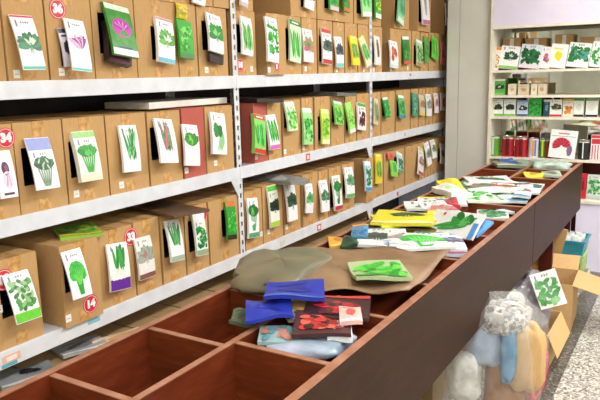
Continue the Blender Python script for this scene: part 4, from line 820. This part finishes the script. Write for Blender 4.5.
for xa,xb,ys in ((XL+.016,XM-.008,1.66),(XM+.008,XR-.018,1.31)):
    b=MB(); b.box(xa,xb,Y0,ys,.715,.735,WOOD); cpart(b,'bin_floor')
    b=MB(); b.box(xa,xb,ys,Y1,.835,.852,WOOD); cpart(b,'bin_floor')
for y in (.55,4.42,5.1):
    b=MB(); b.box(XR-.13,XR-.045,y-.02,y+.02,0,.72,LEG); cpart(b,'leg')
    b=MB(); b.box(XL+.03,XL+.07,y-.02,y+.02,0,.72,LEG); cpart(b,'leg')
# loose packets in the bins
sd=500
for (q,st,bg,hd,ft,c,desc,th) in LOOSE:
    sd+=1
    loc=Vector(q[0:3]); w,h=q[3],q[4]; u=Vector(q[5:8]); v=Vector(q[8:11])
    a=(u+v).normalized(); d=(u-v).normalized(); u2=(a+d).normalized(); v2=(a-d).normalized()
    r=random.Random(sd)
    big=desc.startswith('large white seed packet with two')
    name='seed_pouch' if 'pouch' in desc else 'seed_packet'
    lo_,hi_=(XL+.02,XR-.03) if 'rail' not in desc or 'aisle' in desc else (XL-.05,XR-.03)
    ex=abs(u2.x)*w/2+abs(v2.x)*h/2
    if 2*ex>hi_-lo_: k_=(hi_-lo_)/(2*ex); w*=k_; h*=k_; ex*=k_
    loc.x=max(lo_+ex,min(hi_-ex,loc.x))
    b=packet_mesh(name,w,h,th,st,bg,hd,ft,c,sd,curl=0 if big else r.uniform(-.004,.01),puff=0 if big else th*.5,crumple=.002 if big else (r.uniform(.008,.011) if name=='seed_pouch' else r.uniform(.003,.006)))
    tag(b.build(name,mw=frame(loc,u2,v2)),desc,'seed packet','loose seed packets in the counter bins')
# kraft sheet over the near bins
b=MB(); nx=16; ny=12
def zf(i,j): return .007*math.sin(i*.9+j*.5)+.005*math.cos(j*.8-i*.4)
TL_,TR_,BR_,BL_=[Vector(p) for p in SHEET]
vs=[]
for j in range(ny+1):
    for i in range(nx+1):
        t,s_=i/nx,j/ny; p=(BL_*(1-t)+BR_*t)*(1-s_)+(TL_*(1-t)+TR_*t)*s_
        vs.append((p.x,p.y+.012*math.sin(i*.8)*(1-s_)-.01*math.sin(i*1.1)*s_,p.z+zf(i,j)))
fs=[(j*(nx+1)+i,j*(nx+1)+i+1,(j+1)*(nx+1)+i+1,(j+1)*(nx+1)+i) for j in range(ny) for i in range(nx)]
KR=two('kraft_film','94775a','775a40',.4,7,detail=4)
b.faces(vs,fs,KR)
o=b.build('kraft_sheet',smooth=True)
s=o.modifiers.new('thick','SOLIDIFY'); s.thickness=.004; s.offset=-1
tag(o,'rumpled brown kraft sheet spread over the near counter bins','paper sheet')
def pillow(name,label,cat,loc,sx,sy,sz,rot,m,sd,grp=None,n=22):
    r=random.Random(sd); p=[r.uniform(0,6) for _ in range(6)]
    b=MB(); vs=[];R_=n//2
    for j in range(R_+1):
        th=math.pi*j/R_
        for i in range(n):
            f=2*math.pi*i/n
            k=1+.10*math.sin(3*f+p[0]+th*2)+.08*math.sin(5*f+p[1]-th*3)+.05*math.sin(9*f+th*5+p[2])
            sq=lambda c:math.copysign(abs(c)**.6,c)
            vs.append((sq(math.sin(th)*math.cos(f))*sx/2*k,sq(math.sin(th)*math.sin(f))*sy/2*k,sq(math.cos(th))*sz/2*(1+.08*math.sin(4*f+p[3]))))
    fs=[(j*n+i,(j+1)*n+i,(j+1)*n+(i+1)%n,j*n+(i+1)%n) for j in range(R_) for i in range(n)]
    b.faces(vs,fs,m)
    o=b.build(name,smooth=True,mw=Matrix.Translation(loc)@Matrix.Rotation(rot,4,'Z'))
    return tag(o,label,cat,grp)
pillow('film_bag','dull grey green film bag heaped on the shelf side rail','bag',(-1.22,1.86,.925),.30,.42,.07,.2,two('grey_green_film','7f735a','666552',.35,9),11)
pillow('film_bag','clear lavender tinted film bag with white edge along the near divider','bag',(-.86,1.42,.885),.24,.17,.045,.3,two('lavender_film','b8bcd0','8fa0b0',.25,14),12)
pillow('crumpled_paper','crumpled white plastic scrap in the nearest aisle side bin','scrap',(-.80,1.13,.765),.10,.09,.05,.4,two('white_scrap','eceae2','d8d4c8',.5,20),13)
pillow('crumpled_paper','small white plastic scrap in the nearest shelf side bin','scrap',(-1.10,1.06,.757),.06,.05,.03,.4,two('white_scrap','eceae2','d8d4c8',.5,20),14)
pillow('film_bag','clear film bag of grey green packets on the far aisle side end','bag',(-.90,4.98,.90),.26,.24,.07,.5,two('pale_green_film','b8c8bc','98aa9c',.25,30),15)


# ------------------------------------------------------------------ end wall display cabinet
fx=tag(empty('display_cabinet',(-.3,5.8,0)),'white wall display cabinet with lavender header, mirror back and narrow shelves','cabinet')
FO=(-.3,5.8,0); FXL,FXR=-1.515,1.3; FY=5.6; MY=5.93
def fpart(b,name,**k): return off(b.build(name,fx,**k),FO)
b=MB(); b.box(FXL+.018,FXR,FY-.03,FY+.012,1.945,2.75,LAV); fpart(b,'header_panel',bev=.003)['label']='pale lavender header board'
b=MB(); b.box(FXL+.018,FXR,FY-.034,FY+.03,1.925,1.945,CREAM); fpart(b,'header_trim')
b=MB(); b.box(FXL,FXL+.018,FY-.03,MY+.03,.0,2.75,CREAM); fpart(b,'side_panel')
b=MB(); b.box(FXR,FXR+.018,FY-.03,MY+.03,.0,2.75,CREAM); fpart(b,'side_panel')
b=MB(); b.box(FXL+.018,FXR,MY,MY+.02,.87,2.75,MIRROR); fpart(b,'mirror_back')['label']='mirrored back panel'
b=MB(); b.box(FXL+.018,FXR,MY,MY+.02,.0,.87,LEG); fpart(b,'lower_back')['label']='dark brown lower back board'
SZ=[1.588,1.382,1.205,.865]
for z in SZ:
    b=MB(); b.box(FXL+.018,FXR,FY+.0,MY,z-.01,z,CREAM); b.box(FXL+.018,FXR,FY-.006,FY+.004,z-.016,z+.004,CREAM); fpart(b,'shelf_board')
b=MB(); b.box(-.76,FXR,5.45,5.47,.0,.545,LAV); b.box(-.76,-.745,5.47,MY,0,.545,LAV); b.box(FXR-.015,FXR,5.47,MY,0,.545,LAV); fpart(b,'base_cabinet')['label']='plain lavender white base panel'
b=MB(); b.box(-.775,FXR,5.435,MY,.545,.572,CREAM); fpart(b,'base_top',bev=.003)
def stand(label,x,y,z,w,h,t,tilt,st,bg,hd,ft,c,sd,name='seed_pouch',cat='seed packet',grp=None,roll=0,puff=0):
    v=Vector((math.sin(roll),math.sin(tilt),math.cos(tilt)))
    b=packet_mesh(name,w,h,t,st,bg,hd,ft,c,sd,puff=puff)
    u=Vector((math.cos(roll),0,-math.sin(roll)))
    M=frame((0,0,0),u,v)
    lo=min((M@Vector(p)).z for p in b.v)
    M.translation=Vector((x,y,z-lo+.001))
    return tag(b.build(name,mw=M),label,cat,grp)
def can(label,x,y,z,r_,h,body,band,lidm,sd,grp):
    e=tag(empty('seed_tin',(x,y,z)),label,'tin',grp)
    b=MB(); b.lathe([(0,0),(r_*.97,0),(r_,.004),(r_,h-.004),(r_*.97,h)],ink(body),24)
    rr=r_+.0006
    for (a0,a1,z0,z1,cc) in band:
        n=8
        vs=[(rr*math.cos(a0+(a1-a0)*k/n),rr*math.sin(a0+(a1-a0)*k/n),h*zz) for zz in (z0,z1) for k in range(n+1)]
        b.faces(vs,[(k,k+1,n+2+k,n+1+k) for k in range(n)],ink(cc))
    b.build('can_body',e,smooth=False)
    b=MB(); b.lathe([(r_*.985,h-.001),(r_*.985,h+.005),(r_*.9,h+.005),(r_*.88,h+.002),(0,h+.002)],lidm,24); b.build('lid',e)
    return e

for k,(x,w_,h_) in enumerate(((-1.40,.15,.27),(-1.20,.17,.26),(-.98,.14,.28),(-.72,.28,.25),(-.3,.3,.26))):  # added brown cartons imitate shelf boxes mirrored in the cabinet back
    e=tag(empty('carton',(x,5.865,SZ[0]+.001)),'brown carton imitating a reflection on the uppermost cabinet shelf, %s from the wall'%ORD[k],'carton','cartons imitating reflections')
    b=MB(); b.box(-w_/2,w_/2,-.05,.05,0,h_,CARD); b.build('body',e,bev=.003)
    if k<4:
        b=MB(); b.box(-w_*.1,w_*.12,-.0525,-.0505,h_*.62,h_*.98,ink('f0ece0')); b.build('reflection_label',e)
G={0:'pouches on the uppermost cabinet shelf',1:'cartons on the second cabinet shelf',2:'pouches on the third cabinet shelf',3:'tins on the lowest cabinet shelf'}
sd=1500
for it in FIXT:
    kind,(x,zc,w,h,zb),Y,si=it[:4]; sd+=1
    z=(SZ+[.572])[si]
    if kind in('pouch','carton'):
        st,bg,hd,ft,c,desc=it[4:]
        stand(desc,x,Y,z,w,h,.035 if kind=='pouch' else .06,.12 if kind=='pouch' and si==0 else .03,st,bg,hd,ft,c,sd,name='seed_pouch' if kind=='pouch' else 'carton',cat='seed packet' if kind=='pouch' else 'carton',grp=G[si],roll=.12 if si==0 and kind=='pouch' else 0)
    elif kind=='tin':
        body,bands,desc=it[4:]
        bl=[(-math.pi/2-.15+k*.5,-math.pi/2-.15+k*.5+ww*2,.08,.94,cc) for k,(cc,ww) in enumerate(bands)]
        bl+=[(-math.pi/2-1.1,-math.pi/2+1.2,.9,.96,'d8d4c8')]
        can(desc,x,Y,z,w/2,h,body,bl,METAL,sd,G[3])
    elif kind=='flower':
        v=Vector((.07,.10,1)); u=Vector((1,0,-.07))
        b=packet_mesh('seed_packet',w*.95,h,.03,'none','fbf8f6','f4f2f0',None,['c8243a'],sd)
        r=random.Random(5)
        def P3(x_,y_): return (x_,y_,.0012+len(b.v)*1e-7)
        b.poly([P3(-w*.44,h*.27),P3(w*.44,h*.27),P3(w*.44,h*.29),P3(-w*.44,h*.29)],ink('8aa89a'))
        for k in range(24):
            a=math.pi*(k/23)*1.15-.1; L=w*.32
            b.poly([P3(px-w*.04,py-h*.06) for px,py in leaf(math.cos(a)*L*.6,math.sin(a)*L*.55-.0*h,L,L*.26,a,8)],ink(('c8203a','e04a5f','a8182f')[k%3]))
        b.poly([P3(px,py) for px,py in rect(-w*.2,h*.35,w*.2,h*.4)],ink('d88a8a'))
        b.poly([P3(px,py) for px,py in blob(w*.26,-h*.22,w*.1,h*.2,r)],ink('8a6a8a'))
        o=b.build('seed_packet'); M=frame((0,0,0),u,v); lo=min((M@Vector(p)).z for p in b.v); M.translation=Vector((x,Y,z-lo+.001)); o.matrix_world=M
        tag(o,'large white seed packet with red flower leaning on the lowest cabinet shelf','seed packet')
    elif kind=='stripe':
        b=packet_mesh('seed_pouch',w,h,.03,'plain','f6f0ee','d83a4a',None,['f6f0ee'],sd)
        for k in range(5):
            xx=(k-2)*w*.19; b.poly([(xx-w*.04,-h*.48,.0016),(xx+w*.04,-h*.48,.0016),(xx+w*.04,h*.1,.0016),(xx-w*.04,h*.1,.0016)],ink('d8405a'))
        b.poly([(-w*.45,h*.14,.0016),(w*.45,h*.14,.0016),(w*.45,h*.34,.0016),(-w*.45,h*.34,.0016)],ink('cc3340'))
        tag(b.build('seed_pouch',mw=frame((x,Y,z+h/2+.002),(1,0,0),(0,0,1))),'red and white striped seed pouch beside the black tin','seed packet')
    elif kind=='redbag':
        stand('red seed pouch standing on the white base cabinet',x,Y,z,w,h,.03,.05,'plain','c8283a',None,None,['8a1a28'],sd)
    elif kind=='greenbag':
        stand('clear seed pouch with green leaves standing on the white base cabinet',x,Y,z,w,h,.03,.08,'foliage','d0d8d0',None,'b8c8c0',['3f9a4a','2f8a3a','8fc08f'],sd)
        stand('clear and green seed pouch standing behind others on the base cabinet',x+.14,Y+.05,z,w,h*.9,.03,.05,'foliage','d8dcd4',None,None,['3f8f4a','5fa85a','8fc08f'],sd+50)


# ------------------------------------------------------------------ goods under the counter
def carton(label,loc,w,d,h,mat,rot=0,flaps=()):
    """open carton: walls, floor and folded-out flaps"""
    e=tag(empty('open_carton',loc),label,'box'); e.rotation_euler=(0,0,rot)
    t=.005; b=MB()
    b.box(-d/2,d/2,-w/2,w/2,0,t,mat); b.box(-d/2,-d/2+t,-w/2,w/2,t,h,mat); b.box(d/2-t,d/2,-w/2,w/2,t,h,mat); b.box(-d/2+t,d/2-t,-w/2,-w/2+t,t,h,mat); b.box(-d/2+t,d/2-t,w/2-t,w/2,t,h,mat)
    b.build('body',e)
    for side,L,ang in flaps:
        f=MB(); c,s=math.cos(ang),math.sin(ang)
        if side=='+x': T=Matrix(((c,0,-s,d/2),(0,1,0,0),(s,0,c,h),(0,0,0,1))); f.box(0,L,-w/2+.004,w/2-.004,-.004,0,mat,T)
        if side=='-x': T=Matrix(((-c,0,s,-d/2),(0,1,0,0),(s,0,c,h),(0,0,0,1))); f.box(0,L,-w/2+.004,w/2-.004,-.004,0,mat,T)
        if side=='-y': T=Matrix(((1,0,0,0),(0,-c,s,-w/2),(0,s,c,h),(0,0,0,1))); f.box(-d/2+.004,d/2-.004,0,L,-.004,0,mat,T)
        if side=='+y': T=Matrix(((1,0,0,0),(0,c,-s,w/2),(0,s,c,h),(0,0,0,1))); f.box(-d/2+.004,d/2-.004,0,L,-.004,0,mat,T)
        f.build('flap',e)
    return e
carton('tan open carton with folded flaps on the floor beside the red bag',(-.75,3.62,0),.40,.34,.215,CARDB,0,(('+x',.13,-1.15),('-y',.1,.55),('-x',.1,1.2)))
carton('tan open carton with wide flap folded out over the darker floor band',(-.72,4.24,0),.36,.30,.30,CARDB,.05,(('+x',.24,-.25),('-x',.12,1.3),('+y',.1,.9)))
def face_packet(label,x,Y,z,w,h,t,st,bg,hd,ft,c,sd,tilt=.1,roll=0,yaw=0,name='seed_packet',cat='seed packet',**k):
    b=packet_mesh(name,w,h,t,st,bg,hd,ft,c,sd,**k)
    u=Vector((math.cos(yaw)*math.cos(roll),math.sin(yaw),-math.sin(roll))); v=Vector((math.sin(roll),math.sin(tilt),math.cos(tilt)))
    return tag(b.build(name,mw=frame((x,Y,z),u,v)),label,cat)
pillow('plastic_bag','clear plastic bag of dark goods sitting in the tan open carton','bag',(-.77,3.62,.30),.30,.36,.36,.1,two('smoky_film','6a6468','9a949a',.18,14),31)
face_packet('white edged seed packet with green leaves on the clear bag',-.60,3.47,.455,.135,.19,.008,'foliage','f0f2ee',None,None,['4f9a4f','3f8a42','7fb87a'],2001,tilt=.3,roll=-.35,yaw=.3,crumple=.004)
pillow('plastic_bag','clear shiny film bag bulging beneath the counter edge by the apron seam','bag',(-.80,3.10,.42),.26,.42,.24,.1,CLEARW,33)
pillow('plastic_bag','red film bag slumped on the floor beside the tan carton','bag',(-.60,3.16,.11),.13,.34,.22,.0,REDB,32)
# big clear sack and what fills it
sx=[u for u in UBAG if u[0]=='sack'][0]
pillow('clear_sack','big clear plastic sack stuffed with blue, tan and white packets','bag',(sx[1][0]+.005,2.68,.345),.46,.36,.60,.1,CLEAR,34,n=28)
def bx_(n): return [u for u in UBAG if u[0]==n][0]
for n,nm_,lab,ct_,m,dx,dz,kw,kh,dep,Y in (
 ('tan','carton_board','tan rounded carton inside the clear sack','cardboard',CARDB,-.012,-.02,1.12,1.2,.12,2.70),
 ('blue','blue_packet','slim steel blue packet inside the clear sack','packet',two('steel_blue_film','5f93b8','4a7fa6',.3,14),.0,-.01,.75,1.0,.05,2.62),
 ('lav','blue_packet','pale blue round ended packet inside the clear sack','packet',two('pale_blue_film','a4b4ca','90a2bc',.3,14),.0,-.01,1.1,1.1,.10,2.66),
 ('white','white_packet','white packet low in the clear sack','packet',two('white_film','e2e2dc','b4b4ac',.3,18),.01,-.03,1.3,1.5,.08,2.62),
 ('noise','speckled_packet','speckled grey packet at the top of the clear sack','packet',terrazzo('speckled_film','b0ada6',[('ccc9c2',60,.6),('8c8a86',70,.65),('6a6866',50,.88)]),-.01,-.01,1.25,1.6,.2,2.70)):
    q=bx_(n)[1]
    pillow(nm_,lab,ct_,(q[0]+dx,Y,q[1]+dz),q[2]*kw,dep,q[3]*kh,0,m,60+len(n))
q=bx_('tan')[1]
pillow('brown_packet','brown kraft packet low in the middle of the clear sack','packet',(q[0]-.10,2.72,.26),.16,.1,.34,0,two('brown_film','a8764a','8f6038',.4,10),77)
# stacked crates and basket near the base cabinet
def crate(name,label,loc,w,d,h,m,slots=True,flare=1.08):
    e=tag(empty(name,loc),label,'basket')
    b=MB(); t=.006
    def ring(s0,s1,z0,z1):
        A=[(-w/2*s0,-d/2*s0),(w/2*s0,-d/2*s0),(w/2*s0,d/2*s0),(-w/2*s0,d/2*s0)]; B=[(p[0]/s0*s1,p[1]/s0*s1) for p in A]
        vs=[(*p,z0) for p in A]+[(*p,z1) for p in B]
        b.faces(vs,[(i,(i+1)%4,4+(i+1)%4,4+i) for i in range(4)],m)
    if slots:
        ring(1,1.02,0,h*.22); ring(1.05,flare,h*.72,h)
        for sgn in (-1,1):
            for k in range(7):
                x=(k/6-.5)*w; b.box(x-.006,x+.006,sgn*d/2*1.02-.003,sgn*d/2*1.02+.003,h*.2,h*.75,m)
            for k in range(5):
                y=(k/4-.5)*d; b.box(sgn*w/2*1.02-.003,sgn*w/2*1.02+.003,y-.006,y+.006,h*.2,h*.75,m)
    else: ring(1,flare,0,h)
    b.poly([(-w/2,-d/2,.002),(w/2,-d/2,.002),(w/2,d/2,.002),(-w/2,d/2,.002)],m)
    bo=b.build('body',e); s=bo.modifiers.new('s','SOLIDIFY'); s.thickness=.004
    r=MB(); fw,fd=w/2*flare,d/2*flare
    for a,c_ in (((-fw-.008,fw+.008,-fd-.008,-fd+.004),0),((-fw-.008,fw+.008,fd-.004,fd+.008),0),((-fw-.008,-fw+.004,-fd,fd),0),((fw-.004,fw+.008,-fd,fd),0)): r.box(*a,h-.008,h+.004,m)
    r.build('rim',e); return e
BX,BY=-.71,5.0
crate('plastic_crate','grey white plastic crate at the bottom of the basket stack',(BX+.02,BY,0),.17,.24,.11,two('grey_plastic','c8cac0','b0b2a8',.4,12))
crate('plastic_crate','pale green slotted plastic crate under the teal basket',(BX,BY,.117),.17,.24,.15,LIME)
crate('plastic_basket','teal plastic basket on the pale green crate',(BX,BY,.275),.17,.24,.10,TEAL,slots=False,flare=1.15)
for k,(dx,dy) in enumerate(((-.04,-.05),(.035,-.05),(-.03,.05),(.045,.05))):
    b=MB(); b.lathe([(0,0),(.028,0),(.036,.12),(.0345,.12),(.027,.004),(0,.004)],CLEARW,18)
    tag(b.build('plastic_cup',smooth=True,mw=Matrix.Translation((BX+dx,BY+dy,.282))),'clear plastic cup standing in the teal basket','cup','clear cups in the teal basket')
b=MB(); b.box(-.05,.05,-.003,.003,0,.34,CARDB)
T=Matrix.Translation((-.80,4.62,.215))@Matrix.Rotation(.22,4,'Y')@Matrix.Rotation(.2,4,'X')
tag(b.build('cardboard_sheet',mw=T),'narrow tan cardboard sheet leaning under the counter','cardboard')
b=MB(); b.box(-.14,.12,-.2,.2,0,.20,CARD); tag(b.build('cardboard_box',mw=Matrix.Translation((-.84,4.68,0)),bev=.003),'low brown cardboard box carrying the leaning sheet','box')
nmz=['nearest','second nearest','third nearest','fourth nearest','farthest']
for k,y in enumerate((1.3,2.05,2.75,3.35,4.1)):
    e=make_box('brown cardboard box stored deep under the counter, %s of them'%nmz[k],.5,.44,.28,CARDD,None,'boxes stored under the counter',tapes=False)
    e.location=(-.97 if k else -1.0,y,0)


# ------------------------------------------------------------------ light and camera
EM=bpy.data.materials.new('lamp_diffuser'); EM.use_nodes=True; nt=EM.node_tree; nt.nodes.clear()
e_=nt.nodes.new('ShaderNodeEmission'); e_.inputs[0].default_value=(1,.98,.95,1); e_.inputs[1].default_value=6; oo=nt.nodes.new('ShaderNodeOutputMaterial'); nt.links.new(e_.outputs[0],oo.inputs[0])
def lamp(x,y,L,W,P,k):
    l=tag(empty('ceiling_lamp',(x,y,2.99)),'long white fluorescent ceiling lamp over the %s'%k,'lamp','ceiling lamps')
    b=MB(); b.box(-W/2-.02,W/2+.02,-L/2-.02,L/2+.02,-.04,.005,WHITE); b.build('housing',l)
    b=MB(); b.box(-W/2,W/2,-L/2,L/2,-.055,-.0405,EM); b.build('diffuser',l)
    a=bpy.data.lights.new('lamp_light','AREA'); a.shape='RECTANGLE'; a.size=W; a.size_y=L; a.energy=P; a.color=(1,.975,.94)
    o=bpy.data.objects.new('lamp_light',a); col.objects.link(o); o.location=(x,y,2.92)
for x,y,k in ((.35,-1.6,'entrance end of the aisle'),(.35,1.1,'near aisle'),(.2,3.9,'far aisle'),(2.4,-1.6,'room corner'),(2.4,1.6,'room middle'),(2.4,4.6,'far room corner')):
    lamp(x,y,1.8,.35,(58 if y>3 else 34) if x<1 else 30,k)
w=bpy.data.worlds.new('World'); sc.world=w; w.use_nodes=True
w.node_tree.nodes['Background'].inputs[0].default_value=(1,1,1,1); w.node_tree.nodes['Background'].inputs[1].default_value=.08
cam=bpy.data.cameras.new('Camera'); cam.sensor_width=36; cam.lens=650/600*36; cam.clip_start=.05
co=bpy.data.objects.new('Camera',cam); col.objects.link(co)
R=Matrix(CAMR)
co.matrix_world=Matrix(((R[0][0],R[1][0],-R[2][0],0),(R[0][1],R[1][1],-R[2][1],0),(R[0][2],R[1][2],-R[2][2],1.6),(0,0,0,1)))
sc.camera=co
vs_=sc.view_settings
sc.display_settings.display_device='sRGB'; vs_.view_transform='Standard'; vs_.look='None'; vs_.gamma=1; vs_.use_curve_mapping=False; vs_.exposure=0.4
sc.cycles.use_denoising=True
sc.cycles.max_bounces=8; sc.cycles.transparent_max_bounces=16
